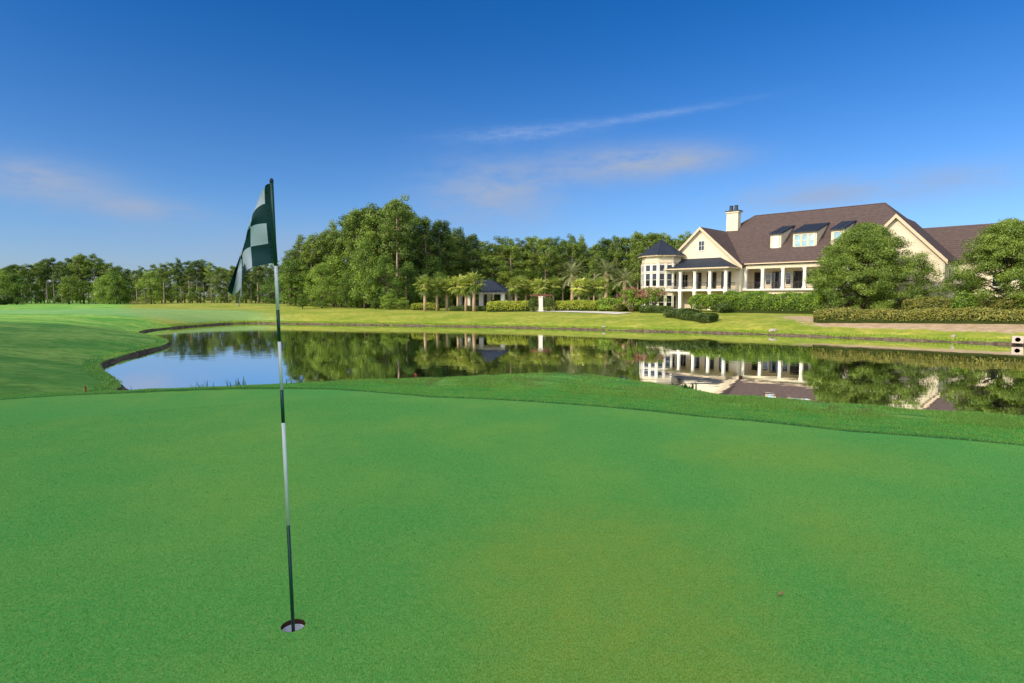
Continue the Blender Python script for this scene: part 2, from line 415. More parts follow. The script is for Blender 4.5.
w = MB(); w.poly([(p[0], p[1], ZW) for p in pondS + 0]); 
wat = w.build('water', M['water']); tag(wat, kind='structure')

# eroded bank lip along the shoreline
def resample(P, step, closed=True):
    Q = np.r_[P, P[:1]] if closed else P
    s = np.r_[0, np.cumsum(np.hypot(*np.diff(Q, axis=0).T))]; n = int(s[-1] / step)
    u = np.linspace(0, s[-1], n, endpoint=not closed)
    return np.c_[np.interp(u, s, Q[:, 0]), np.interp(u, s, Q[:, 1])]
shore = resample(pondS, .3)
tn = np.roll(shore, -1, 0) - np.roll(shore, 1, 0); tn /= np.hypot(*tn.T)[:, None]
nrm = np.c_[tn[:, 1], -tn[:, 0]]
tst = sdist(shore[:, 0] + nrm[:, 0] * .1, shore[:, 1] + nrm[:, 1] * .1, pondS)
nrm[tst < 0] *= -1
vis = (shore[:, 1] > 18) | (shore[:, 0] < -12)
m, t = new_mat('eroded bank')
tc = t.node('ShaderNodeTexCoord').outputs['Object']
sh = t.attr('shade')
nn_ = t.noise(t.mapping(tc, (1, 1, 3)), 3, 5, .7); nn2 = t.noise(tc, 14, 3, .7)
soil = t.mix(t.ramp(nn_, .3, .7), (.035, .028, .017), (.17, .13, .08))
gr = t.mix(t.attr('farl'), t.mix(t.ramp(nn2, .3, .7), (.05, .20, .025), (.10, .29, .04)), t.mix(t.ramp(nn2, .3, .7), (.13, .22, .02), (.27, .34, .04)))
c = t.mix(t.ramp(t.math('ADD', sh, t.math('MULTIPLY', t.math('SUBTRACT', t.noise(tc, 1.1, 4, .7), .5), 1.6)), .42, .62), soil, gr)
t.l.new(pbsdf(t, c, .95, .1).outputs[0], t.out.inputs[0]); M['bank'] = m
prof = [(-.30, -2.75, 0), (-.18, -2.32, 0), (-.10, -2.26, .02), (.0, -2.20, .12), (.05, -2.145, .42), (.13, -2.11, .8), (.3, -2.085, 1), (.75, None, 1)]
N = len(shore); sv = np.arange(N) * .3
leftm = smooth01((-shore[:, 0] - 10) / 10) * smooth01((66 - shore[:, 1]) / 10)   # taller lip on the near left shore
vv, sh_ = [], []
for k, (d_, z_, s_) in enumerate(prof):
    off = d_ + .10 * np.sin(sv * 1.1) * np.sin(sv * .37) + .05 * np.sin(sv * 4.3 + 1) + rng.normal(0, .02, N)
    off = off if k < 7 else np.full(N, .95)
    p = shore + nrm * off[:, None]
    zz = (z_ + rng.normal(0, .015, N) + (leftm * .04 * (k >= 3)) + .05 * np.sin(sv * .8) * (k >= 3)) if z_ is not None else height(p[:, 0], p[:, 1]) - .01
    vv.append(np.c_[p, zz]); sh_.append(np.full(N, s_))
vv = np.concatenate(vv); sh_ = np.concatenate(sh_)
fs = []
for k in range(len(prof) - 1):
    a = np.arange(N); b = (a + 1) % N
    ok = vis[a] & vis[b] & (b > a)
    fs.append(np.stack([k * N + a, k * N + b, (k + 1) * N + b, (k + 1) * N + a], 1)[ok])
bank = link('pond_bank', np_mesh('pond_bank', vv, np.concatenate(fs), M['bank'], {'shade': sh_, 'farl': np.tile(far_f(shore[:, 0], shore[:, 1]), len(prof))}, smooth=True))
tag(bank, kind='structure')

# ------------------------------------------------------------------ grass blades (uncountable)
def blades(name, P, h, wdt, mat, lean=.5, kids=1):
    n = len(P); az = rng.uniform(0, 2 * np.pi, n); hh = h * rng.uniform(.5, 1.25, n); ww = wdt * rng.uniform(.7, 1.3, n)
    dx = np.c_[np.cos(az), np.sin(az), np.zeros(n)]; la = rng.uniform(0, 2 * np.pi, n); lm = rng.uniform(0, lean, n)
    tip = P + np.c_[np.cos(la) * lm * hh, np.sin(la) * lm * hh, hh]
    v = np.stack([P - dx * ww[:, None] / 2, P + dx * ww[:, None] / 2, tip], 1).reshape(-1, 3)
    shd = np.repeat(rng.uniform(0, 1, n), 3)
    return link(name, np_mesh(name, v, np.arange(3 * n).reshape(n, 3), mat, {'shade': shd}))
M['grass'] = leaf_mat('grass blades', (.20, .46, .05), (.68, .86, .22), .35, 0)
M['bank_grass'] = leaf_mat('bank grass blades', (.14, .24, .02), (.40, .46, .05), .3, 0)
n = 240000
th = rng.uniform(R(-50), R(46), n); re = np.interp(th, E_TH, E_R); rc = np.interp(th, C_TH, C_R)
r_in = re + .85; rr = r_in + (np.maximum(rc - r_in, .25) + .8) * rng.uniform(0, 1, n)
x = rr * np.sin(th); y = rr * np.cos(th)
dens = .5 + .5 * wob(x, y, 2.2, 8) + .35 * wob(x, y, 6, 9)
k_ = rng.uniform(0, 1, n) < np.clip(1.6 * (dens - .25), .03, 1); x, y = x[k_], y[k_]
tag(blades('rough_grass', np.c_[x, y, height(x, y) - .004], .036, .010, M['grass']), kind='stuff')
M['dry_grass'] = leaf_mat('dry grass blades', (.30, .24, .07), (.52, .44, .16), .3, 0)
n = 60000; th = rng.uniform(R(-50), R(46), n); re = np.interp(th, E_TH, E_R); rc = np.interp(th, C_TH, C_R)
r_in = re + 1.0; rr = r_in + (np.maximum(rc - r_in, .25) + .6) * rng.uniform(0, 1, n); x = rr * np.sin(th); y = rr * np.cos(th)
k_ = wob(x, y, 3.1, 18) + .6 * wob(x, y, 8, 19) > .25; x, y = x[k_], y[k_]
tag(blades('rough_grass', np.c_[x, y, height(x, y) - .004], .024, .010, M['dry_grass']), kind='stuff')
n = 120000; th = rng.uniform(R(-50), R(46), n); re = np.interp(th, E_TH, E_R); rr = re + .02 + .95 * rng.uniform(0, 1, n) ** .8; x = rr * np.sin(th); y = rr * np.cos(th)
k_ = rng.uniform(0, 1, n) < .35 + .6 * (wob(x, y, 4, 28) + wob(x, y, 11, 29) > 0); x, y = x[k_], y[k_]
tag(blades('rough_grass', np.c_[x, y, height(x, y) - .003], .017, .008, M['grass']), kind='stuff')
# short mown turf of the putting green
M['mown'], t = new_mat('mown grass blades')
c = t.mix(t.attr('sun_patch'), t.mix(t.attr('shade'), (.12, .40, .07), (.42, .66, .15)), t.mix(t.attr('shade'), (.27, .43, .06), (.66, .72, .15)))
t.l.new(t.node('ShaderNodeMixShader', {0: .3, 1: t.node('ShaderNodeBsdfDiffuse', {'Color': c}).outputs[0], 2: t.node('ShaderNodeBsdfTranslucent', {'Color': c}).outputs[0]}).outputs[0], t.out.inputs[0])
n = 520000; th = rng.uniform(R(-47), R(47), n); rr = 1.9 * (9.5 / 1.9) ** (rng.uniform(0, 1, n) ** .9); x = rr * np.sin(th); y = rr * np.cos(th)
k_ = (edge_d(x, y) > .05) & (np.hypot(x - HX, y - HY) > HR + .006); x, y, rr = x[k_], y[k_], rr[k_]
P = np.c_[x, y, height(x, y) - .0015]; n = len(P); az = rng.uniform(0, 2 * np.pi, n); la = rng.uniform(0, 2 * np.pi, n)
hh = .0065 * rng.uniform(.4, 1.2, n); ww = .0030 * (.6 + .13 * rr); dx = np.c_[np.cos(az), np.sin(az), 0 * az] * ww[:, None]
tip = P + np.c_[np.cos(la) * hh * 1.1, np.sin(la) * hh * 1.1, hh]
shd = np.clip(.5 + .21 * rng.normal(0, 1, n), 0, 1)
sun_patch = np.zeros(n)  # the same sunlit patches, painted into the blade colour
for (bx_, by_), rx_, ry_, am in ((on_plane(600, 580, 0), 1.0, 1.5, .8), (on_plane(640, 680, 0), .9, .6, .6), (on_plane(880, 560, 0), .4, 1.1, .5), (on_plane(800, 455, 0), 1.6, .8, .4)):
    q = np.hypot((x - bx_) / rx_, (y - by_) / ry_) + .18 * wob(x, y, 5, 3); sun_patch = np.maximum(sun_patch, am * smooth01((1.15 - q) / .8))
tag(link('mown_grass', np_mesh('mown_grass', np.stack([P - dx, P + dx, tip], 1).reshape(-1, 3), np.arange(3 * n).reshape(n, 3), M['mown'], {'shade': np.repeat(shd, 3), 'sun_patch': np.repeat(sun_patch, 3)})), kind='stuff')
# along the water's edge
sel = np.nonzero(vis)[0]; k_ = rng.choice(sel, 42000); off = np.abs(rng.normal(0, .30, len(k_))) + .06
P = shore[k_] + nrm[k_] * off[:, None] + rng.uniform(-.15, .15, (len(k_), 2)) * tn[k_]
zz = np.maximum(height(P[:, 0], P[:, 1]), -2.11 + leftm[k_] * .04) - .02
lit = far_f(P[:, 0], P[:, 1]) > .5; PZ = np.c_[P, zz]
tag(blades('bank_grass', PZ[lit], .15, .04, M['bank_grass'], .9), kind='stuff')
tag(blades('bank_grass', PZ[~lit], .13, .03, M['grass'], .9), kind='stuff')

# ------------------------------------------------------------------ foliage
def leaf_quads(C, size, aspect=.5, up=.3, outward=None, ow=.6):
    n = len(C)
    nv = rng.normal(0, 1, (n, 3)); nv /= np.linalg.norm(nv, axis=1)[:, None]
    if outward is not None: nv = nv + ow * outward
    nv[:, 2] += up; nv /= np.linalg.norm(nv, axis=1)[:, None] + 1e-9
    a = np.cross(nv, rng.normal(0, 1, (n, 3))); a /= np.linalg.norm(a, axis=1)[:, None] + 1e-9
    b = np.cross(nv, a); s = size * rng.uniform(.6, 1.35, n)[:, None]
    v = np.stack([C - a * s / 2, C - b * s * aspect / 2 + nv * s * .08, C + a * s / 2, C + b * s * aspect / 2 + nv * s * .08], 1)
    return v.reshape(-1, 3)
def clump_mesh(name, clumps, size, mat, aspect=.5, up=.3, bias=.45):
    """clumps: (centre, radii, leaves); leaves fill each ellipsoid, denser near its skin"""
    vs, sh = [], []
    allc = np.array([c for c, *_ in clumps]); zlo, zhi = allc[:, 2].min(), allc[:, 2].max()
    for c, rad, n in clumps:
        d = rng.normal(0, 1, (n, 3)); d /= np.linalg.norm(d, axis=1)[:, None]
        q = rng.uniform(0, 1, n) ** bias
        P = np.array(c) + d * q[:, None] * np.array(rad)
        P = P + rng.normal(0, .10, (n, 3)) * np.array(rad)
        vs.append(leaf_quads(P, size, aspect, up, d, 1.1))
        base = rng.uniform(.15, .75)
        sh.append(np.repeat(np.clip(base + rng.normal(0, .17, n), 0, 1), 4))
    v = np.concatenate(vs); s = np.concatenate(sh)
    return np_mesh(name, v, np.arange(len(v)).reshape(-1, 4), mat, {'shade': s})

def pine_variant(seed, h=18., start=.5, spread=2.6, nb=26, leaves=70, fullness=1.):
    r = random.Random(seed); mb = MB()
    bx, by = r.uniform(-.5, .5), r.uniform(-.5, .5)
    ax = lambda s: Vector((bx * s * s, by * s * s, h * s))
    mb.tube([ax(k / 7 * .97) - Vector((0, 0, .4 if k == 0 else 0)) for k in range(8)], [.24 - .2 * k / 7 for k in range(8)], 8)
    cl = []
    for k in range(nb):
        s = start + (1 - start) * (k + r.random()) / nb * .97
        f = (s - start) / (1 - start)
        L = spread * (.45 + .80 * math.sin(math.pi * min(1, .20 + .74 * f))) * r.uniform(.55, 1.15) * (1.05 - .45 * f)
        az = k * 2.4 + r.uniform(-.6, .6); el = r.uniform(-.25, .75)
        p0 = ax(s); d = Vector((math.cos(az) * math.cos(el), math.sin(az) * math.cos(el), math.sin(el)))
        p1 = p0 + d * L; mb.tube([p0, p0 + d * L * .5 + Vector((0, 0, -.1)), p1], [.06, .04, .015], 5)
        for q in ((1.0, .9), (.72, .8), (.45, .6)) if L > 1.4 else ((.9, .8),):
            rr = q[1] * r.uniform(.65, 1.1) * fullness
            c = p0 + d * L * q[0] + Vector((r.uniform(-.4, .4), r.uniform(-.4, .4), r.uniform(-.4, .5)))
            cl.append((tuple(c), (rr, rr, rr * .85), int(leaves * rr * 1.8)))
    top = ax(.98)
    for k in range(4): cl.append((tuple(top + Vector((r.uniform(-.6, .6), r.uniform(-.6, .6), r.uniform(-.6, .3)))), (.8, .8, .6), leaves))
    if start > .4:                     # dead stubs on the bare trunk
        for k in range(5):
            s = r.uniform(.25, start); az = r.uniform(0, 6.28); p = ax(s)
            mb.tube([p, p + Vector((math.cos(az), math.sin(az), .1)) * r.uniform(.4, 1.1)], [.035, .012], 4)
    return mb.mesh('trunk', M['bark'], True), clump_mesh('crown', cl, .29, M['pine'], .55, .25), h
def broad_variant(seed, h=10., w=4.2, base=.12, n=75, leaves=135, mat='broad', size=.26, rad=1.1, top=1.0):
    r = random.Random(seed); mb = MB()
    mb.tube([(0, 0, -.4), (.1, 0, h * .25), (0, .15, h * .55), (.1, .1, h * .82)], [.24, .2, .13, .04], 8)
    cl = []
    for k in range(n):
        f = r.random() ** .8; z = h * (base + (1 - base) * f * .96)
        prof_ = math.sin(math.pi * (.16 + .78 * f)) ** .75 * (1 - .25 * f * top)
        q = r.random() ** .45; az = r.uniform(0, 6.283)
        p = Vector((math.cos(az) * w * prof_ * q, math.sin(az) * w * prof_ * q, z))
        rr = rad * r.uniform(.55, 1.2); cl.append((tuple(p), (rr, rr, rr * .75), int(leaves * rr)))
        if k % 3 == 0: mb.tube([(0, 0, max(.2 * h, z - h * .2)), tuple(p * .6 + Vector((0, 0, z * .3))), tuple(p)], [.08, .05, .02], 5)
    return mb.mesh('trunk', M['bark_dark'], True), clump_mesh('crown', cl, size, M[mat], .55, .3), h

PINES = [pine_variant(s, 18, st, sp, nb, 75, fu) for s, st, sp, nb, fu in
         ((1, .50, 2.9, 26, 1.), (2, .42, 2.6, 30, 1.05), (3, .58, 2.7, 22, 1.), (4, .35, 3.0, 34, 1.1), (5, .62, 2.4, 18, .95), (6, .28, 3.2, 38, 1.15))]
BROADS = [broad_variant(11, 10, 4.0, .06, 80), broad_variant(12, 10, 3.3, .08, 70), broad_variant(13, 10, 4.8, .05, 90), broad_variant(14, 10, 3.0, .1, 64)]

def tree(var, name, x, y, h, label, cat='tree', group=None, wide=1., z=None):
    tm, cm, h0 = var; s = h / h0
    o = empty(name, (x, y, (H1(x, y) if z is None else z)), random.uniform(0, 6.283), (s * wide, s * wide, s))
    tag(o, label, cat, group)
    link('trunk', tm, o); link('crown', cm, o); return o

def sil(pts, px):
    return float(np.interp(px, [p[0] for p in pts], [p[1] for p in pts]))
LEFT_SIL = [(-200, 275), (0, 274), (10, 268), (30, 264), (55, 261), (75, 258), (90, 256), (110, 262), (130, 267), (150, 270), (165, 265), (190, 261), (215, 265), (235, 268), (255, 264), (280, 262), (310, 262)]
MID_SIL = [(283, 262), (290, 258), (300, 240), (312, 235), (330, 232), (340, 224), (352, 214), (370, 210), (388, 206), (402, 203), (412, 210), (420, 230), (428, 221), (440, 220), (450, 226), (470, 236), (490, 243), (506, 240), (516, 237), (530, 241),
           (545, 235), (560, 243), (570, 240), (580, 235), (592, 241), (600, 240), (615, 235), (625, 238), (640, 233), (655, 231), (668, 236), (681, 232), (700, 238), (720, 240)]
LP = 'pines of the far left tree line'; LT = 'tall thin trunked pine in the far tree line beyond the left fairway'
LBG = 'leafy trees of the far left tree line'; LB = 'low dense leafy tree filling the far tree line beyond the left fairway'
px = -130.
while px < 296:                        # far left tree line
    Yd = random.uniform(172, 186); x, y = at_Y(px, Yd)
    top = sil(LEFT_SIL, px) + random.uniform(-2.5, 4)
    h = z_at(top, Yd) - H1(x, y)
    tree(random.choice([PINES[0], PINES[1], PINES[4], PINES[3], PINES[2], PINES[2]]), 'pine_tree', x, y, h, LT, group=LP, wide=random.uniform(1.0, 1.35))
    px += random.uniform(6.5, 10)
px = -130.
while px < 300:
    Yd = random.uniform(190, 212); x, y = at_Y(px, Yd); h = z_at(sil(LEFT_SIL, px) + random.uniform(1, 8), Yd) - H1(x, y)
    tree(random.choice(PINES[3:]), 'pine_tree', x, y, h, LT, group=LP, wide=random.uniform(1.2, 1.5))
    px += random.uniform(10, 14)
px = -130.
while px < 300:
    Yd = random.uniform(168, 214); x, y = at_Y(px, Yd); h = random.uniform(4.5, 9)
    tree(random.choice(BROADS), 'broadleaf_tree', x, y, h, LB, group=LBG, wide=random.uniform(1.0, 1.4))
    px += random.uniform(7, 11)
for px, hh in ((6, 9.5), (18, 8.5), (110, 8), (118, 9), (152, 9)):
    x, y = at_Y(px, 160); tree(BROADS[px % 4], 'broadleaf_tree', x, y, hh, LB, group=LBG)

MP = 'pines of the wood behind the pond'; MT = 'tall pine with a rounded crown in the wood behind the pond'
MBG = 'leafy trees of the wood behind the pond'; MB_ = 'bushy bright green tree under the pines behind the pond'
px = 292.
while px < 716:                        # wood across the pond
    Yd = random.uniform(110, 118) if px < 440 else random.uniform(116, 128)
    x, y = at_Y(px, Yd); top = sil(MID_SIL, px) + random.uniform(-1, 5)
    h = z_at(top, Yd) - H1(x, y)
    tree(random.choice([PINES[0], PINES[1], PINES[3], PINES[3], PINES[5], PINES[5]]), 'pine_tree', x, y, h, MT, group=MP, wide=random.uniform(.9, 1.25) * (1.1 if h < 14 else 1.))
    px += random.uniform(8.5, 12.5)
px = 290.
while px < 740:
    Yd = random.uniform(126, 142); x, y = at_Y(px, Yd); h = z_at(sil(MID_SIL, min(px, 720)) + random.uniform(2, 14), Yd) - H1(x, y)
    tree(random.choice(PINES[3:]), 'pine_tree', x, y, h, MT, group=MP, wide=random.uniform(1.1, 1.5))
    px += random.uniform(9, 13)
px = 296.
while px < 720:                        # understorey
    Yd = random.uniform(108, 122) if px < 440 else random.uniform(122, 134)
    x, y = at_Y(px, Yd); h = random.uniform(5.5, 11)
    tree(random.choice(BROADS), 'broadleaf_tree', x, y, h, MB_, group=MBG, wide=random.uniform(.9, 1.3))
    px += random.uniform(5.5, 9)
# individually recognisable trees at the front of the wood
for px, py, Yd, var, top, wd, nm, lb in (
        (322, 306, 104, 2, 264, 1.0, 'broadleaf_tree', 'wide dark leafy tree at the left end of the wood, beside the open fairway'),
        (346, 307, 103, 1, 273, .85, 'broadleaf_tree', 'upright bright green tree at the wood edge, left of the tallest pines'),
        (365, 308, 101, 3, 240, .8, 'broadleaf_tree', 'tall leafy tree standing in front of the tallest pines of the wood'),
        (386, 308, 100, 0, 256, .95, 'broadleaf_tree', 'round leafy tree at the foot of the tallest pines of the wood'),
        (408, 308, 103, 1, 262, .9, 'broadleaf_tree', 'leafy tree between the tallest pines and the first fan palms'),
        (440, 308, 106, 2, 272, .9, 'broadleaf_tree', 'dark leafy tree close behind the first two fan palms')):
    x, y = at_Y(px, Yd); tree(BROADS[var], nm, x, y, z_at(top, Yd) - H1(x, y), lb, wide=wd * .9)
x, y = at_Y(398, 106); tree(PINES[0], 'pine_tree', x, y, z_at(203, 106) - H1(x, y), 'tallest pine of the wood, topping the tree line left of the fan palms', wide=1.1)
for px, Yd, hh, lb in ((303, 101, 2.4, 'low bright shrub under the left end of the wood'), (390, 97, 2.6, 'sunlit yellow green shrub at the foot of the tallest pines'),
                       (376, 98, 1.8, 'small shrub on the lawn edge left of the sunlit yellow green shrub'), (404, 96, 2.0, 'shrub on the lawn edge just left of the first fan palms')):
    x, y = at_Y(px, Yd); tree(BROADS[(px) % 4], 'shrub', x, y, hh, lb, 'shrub', wide=1.5)
# pines behind the photographer: their shade lies over the putting green
for k in range(36):
    w_ = -66 + 2.5 * k
    if w_ < -34 and k % 3: continue
    t_ = -30 + random.uniform(-5, 3)
    x, y = t_ * .8 + w_ * .6, t_ * .6 - w_ * .8
    tree(PINES[(3, 5)[k % 2]], 'pine_tree', x, y, random.uniform(29, 32), 'tall pine standing behind the photographer, shading the putting green', group='pines behind the putting green', wide=1.05, z=-.8)
for k in range(34):
    w_ = -64 + 2.6 * k
    if w_ < -34 and k % 2: continue
    t_ = -27 + random.uniform(-5, 3)
    x, y = t_ * .8 + w_ * .6, t_ * .6 - w_ * .8
    tree(BROADS[k % 4], 'broadleaf_tree', x, y, random.uniform(14, 18), 'dense leafy tree under the pines behind the photographer', group='leafy trees behind the putting green', wide=.9, z=-.8)

# the two big lawn trees by the clubhouse
def lawn_tree(seed, px, Yd, top, width, label, n=520, cone=.55):
    r = random.Random(seed); x, y = at_Y(px, Yd); z0 = H1(x, y); h = z_at(top, Yd) - z0; W = width / 2
    mb = MB(); mb.tube([(0, 0, -.3), (.1, 0, h * .2), (-.1, .1, h * .45), (0, 0, h * .85)], [.33, .27, .18, .04], 10)
    cl = []
    for k in range(n):
        f = (k + r.random()) / n; f = f ** .9
        z = h * (.09 + .89 * f); pr = W * (1 - f ** 1.9) ** .62 * (.97 if f > .05 else .85)
        q = r.random() ** .38; az = r.uniform(0, 6.283); lump = 1 + .09 * math.sin(az * 3 + seed) + .09 * math.sin(az * 7 + f * 11) + .05 * math.sin(az * 12 - f * 23)
        if q > .7 and math.sin(az * 6 + f * 13 + seed) * math.sin(f * 21 - az * 2) > .88: continue
        p = Vector((math.cos(az) * pr * q * lump, math.sin(az) * pr * q * lump, z - .35 * q * (1 - f)))
        rr = r.uniform(.45, .95)
        cl.append((tuple(p), (rr * 1.3, rr * 1.3, rr * .75), int(520 * rr)))
        if k % 5 == 0: mb.tube([(0, 0, max(1.2, z - 1.6)), tuple(p * .55 + Vector((0, 0, z * .40))), tuple(p)], [.09, .05, .015], 5)
    o = tag(empty('oak_tree', (x, y, z0)), label, 'tree')
    mb.build('trunk', M['bark_dark'], o, True); link('crown', clump_mesh('crown', cl, .165, M['oak'], .5, .45, .5), o)
lawn_tree(3, 862, 72, 226, 14.4, 'large round crowned tree on the lawn before the right gable')
lawn_tree(5, 1004, 64, 222, 11.0, 'loose crowned tree at the right edge, in front of the low side wing', 300)

# palms
def frond_fan(mb_v, c, az, el, L, sp, r):
    pass
def palm_variant(seed, h, kind):
    r = random.Random(seed); V, S = [], []
    mb = MB()
    if kind == 'fan':
        mb.tube([(0, 0, -.3), (.03, .02, h * .5), (0, 0, h)], [.23, .19, .22], 10)
        for k in range(40):            # palmate fronds
            az = k * 2.399; el = R(84) - R(158) * (k / 40) + r.uniform(-.15, .15); L = r.uniform(.6, 1.2)
            d = np.array([math.cos(az) * math.cos(el), math.sin(az) * math.cos(el), math.sin(el)])
            side = np.array([-math.sin(az), math.cos(az), 0]); upv = np.cross(d, side)
            c = np.array([0, 0, h + .1]) + d * L
            sv_ = r.uniform(.25, 1.) if el > -.5 else r.uniform(0, .2)
            for j in range(9):
                a = R(-84 + 21 * j); q = d * math.cos(a) + side * math.sin(a)
                tipp = c + q * r.uniform(.65, 1.15) - np.array([0, 0, .15 + .35 * r.random()]); wv_ = np.cross(q, upv) * .085
                V += [c, (c + tipp) / 2 + wv_ + upv * .03, tipp, (c + tipp) / 2 - wv_ + upv * .03]; S += [min(1, max(0, sv_ + r.uniform(-.1, .1)))] * 4
            wv_ = side * .025; p0 = np.array([0, 0, h])
            V += [p0 - wv_, p0 + wv_, c + wv_, c - wv_]; S += [sv_] * 4
    else:
        mb.tube([(0, 0, -.3), (.05, 0, h * .5), (0, 0, h - .5), (0, 0, h)], [.28, .27, .30, .42], 10)
        for k in range(44):            # feather fronds
            az = k * 2.399; el0 = R(84) - R(112) * (k / 44); L = r.uniform(2.5, 3.2)
            p = np.array([0, 0, h]); el = el0; prev = p
            sv_ = r.uniform(.3, 1)
            for j in range(9):
                d = np.array([math.cos(az) * math.cos(el), math.sin(az) * math.cos(el), math.sin(el)])
                q = p + d * L / 9; side = np.array([-math.sin(az), math.cos(az), 0])
                lw = (.18 + .5 * math.sin(math.pi * (j + 1.) / 10.5)) * .9
                for sg in (-1, 1):
                    for u in (.0, .5):
                        b0 = p + (q - p) * u; tp = b0 + side * sg * lw * .55 + d * lw * .9 + np.array([0, 0, .12 - .2 * r.random()])
                        wv_ = d * .05; V += [b0 - wv_, b0 + wv_, tp + wv_ * .3, tp - wv_ * .3]; S += [min(1, max(0, sv_ + r.uniform(-.15, .15)))] * 4
                wv_ = side * .03; V += [p - wv_, p + wv_, q + wv_, q - wv_]; S += [.8] * 4
                p = q; el -= R(4.5) + .012 * j
    V = np.array(V)
    cm = np_mesh('crown', V, np.arange(len(V)).reshape(-1, 4), M['palm' if kind == 'fan' else 'date'], {'shade': np.array(S)})
    return mb.mesh('trunk', M['palm_bark'], True), cm, h
FANS = [palm_variant(s, 4.2, 'fan') for s in (1, 2, 3)]; DATES = [palm_variant(s, 5.2, 'date') for s in (4, 5)]
for px, Yd, cy, lb in ((425, 91, 287, 'fan palm furthest left, leaning into its twin beside the wood'), (437, 92, 289, 'second fan palm from the left, beside the wood'),
                       (447, 93, 288, 'fan palm standing alone left of the pavilion'), (458, 92, 287, 'fan palm just left of the pavilion columns'), (466, 91, 287, 'fan palm at the left corner of the pavilion'), (474, 90, 284, 'tall fan palm standing before the left half of the pavilion'),
                       (516, 93, 287, 'first fan palm right of the pavilion, behind the yellow green hedge'), (525.5, 95, 288, 'fan palm between two others right of the pavilion'),
                       (539, 93, 288, 'fan palm right behind the brown beamed entrance post'), (553, 94, 287, 'fan palm just right of the brown beamed entrance post'),
                       (579, 92, 288, 'leftmost of the fan palms under the feathery date palms'), (589, 94, 289, 'middle fan palm under the feathery date palms'), (600, 93, 288, 'fan palm directly above the round clipped bush')):
    x, y = at_Y(px, Yd); z = H1(x, y); hh = z_at(cy, Yd) - z + .25
    tree(random.choice(FANS), 'fan_palm', x, y, hh, lb, 'palm', 'fan palms along the entrance drive', wide=1.15)
for px, Yd, cy, lb in ((572, 104, 276, 'leftmost feathery date palm behind the fan palms'), (606, 102, 274, 'tallest feathery date palm, left of the clubhouse turret'), (624, 99, 281, 'feathery date palm nearest the clubhouse turret')):
    x, y = at_Y(px, Yd); tree(random.choice(DATES), 'date_palm', x, y, z_at(cy, Yd) - H1(x, y), lb, 'palm', 'date palms by the clubhouse', wide=1.05)

# hedges and clipped bushes
def hedge(px0, Y0, px1, Y1, hgt, wid, mat, label, leaf=.17, dens=150, base=None, wave=.12, name='hedge', bend=0.):
    x0, y0 = at_Y(px0, Y0); x1, y1 = at_Y(px1, Y1); L = math.hypot(x1 - x0, y1 - y0)
    o = tag(empty(name, ((x0 + x1) / 2, (y0 + y1) / 2, 0)), label, 'hedge'); ox, oy = o.location[0], o.location[1]
    dx, dy = (x1 - x0) / L, (y1 - y0) / L; nx, ny = -dy, dx
    nseg = max(4, int(L / .5)); us = np.linspace(0, L, nseg + 1); vs = []; ring = 10
    def sec(u, a, k=1.):
        b = bend * math.sin(math.pi * u / L)
        endf = min(1, (min(u, L - u) / .5 + .25)) ** .5
        hh = hgt * (1 + wave * math.sin(u * 1.7 + px0) * .5 + wave * .5 * math.sin(u * .63)) * (.7 + .3 * endf); ww = wid * (1 + wave * .6 * math.sin(u * 2.3)) * endf
        s_ = np.sign(math.cos(a)) * abs(math.cos(a)) ** .45; c_ = abs(math.sin(a)) ** .45
        cx, cy = x0 + dx * u + nx * (s_ * ww / 2 * k + b), y0 + dy * u + ny * (s_ * ww / 2 * k + b)
        return cx, cy, c_ * hh * k
    core = MB(); angs = [math.pi * j / (ring - 1) for j in range(ring)]
    zb = [H1(x0 + dx * u, y0 + dy * u) for u in us]
    pv_ = []
    for u, z in zip(us, zb):
        for a in angs:
            cx, cy, cz = sec(u, a, .78); pv_.append((cx - ox, cy - oy, z + cz - .05))
    fsx = [(i * ring + j, i * ring + j + 1, (i + 1) * ring + j + 1, (i + 1) * ring + j) for i in range(nseg) for j in range(ring - 1)]
    fsx += [tuple(range(ring)), tuple(nseg * ring + j for j in range(ring - 1, -1, -1))]
    core.add(pv_, fsx); core.build('stems', M['core'], o)
    n = int(L * (wid + 2 * hgt) * dens); uu = rng.uniform(0, L, n); aa = rng.uniform(0.02, math.pi - .02, n); kk = 1 - np.abs(rng.normal(0, .07, n)) + rng.uniform(0, .07, n)
    P = np.array([sec(u, a, k) for u, a, k in zip(uu, aa, kk)]); P[:, 2] += np.interp(uu, us, zb)
    e_n = int(wid * hgt * dens * 2)    # end caps
    for uend in (0, L):
        q = np.array([sec(uend, a, k) for a, k in zip(rng.uniform(0, math.pi, e_n), rng.uniform(0, 1, e_n) ** .5)]); q[:, 2] += np.interp(uend, us, zb)
        P = np.r_[P, q]; aa = np.r_[aa, np.full(e_n, 1.57)]; uu = np.r_[uu, np.full(e_n, float(uend))]
    outw = np.c_[nx * np.cos(aa), ny * np.cos(aa), np.sin(aa)]
    P -= np.array([ox, oy, 0])
    v = leaf_quads(P, leaf, .6, .2, outw, .9)
    cl = .5 + .4 * np.sin(uu * 3.1 + aa * 4) * np.sin(uu * 1.3 - aa * 2.3) + rng.normal(0, .18, len(P))
    link('foliage', np_mesh('foliage', v, np.arange(len(v)).reshape(-1, 4), M[mat], {'shade': np.repeat(np.clip(cl, 0, 1), 4)}), o)
    return o
M['core'] = simple('dark inner twigs', (.035, .05, .012), .95, .05, .3, 3)
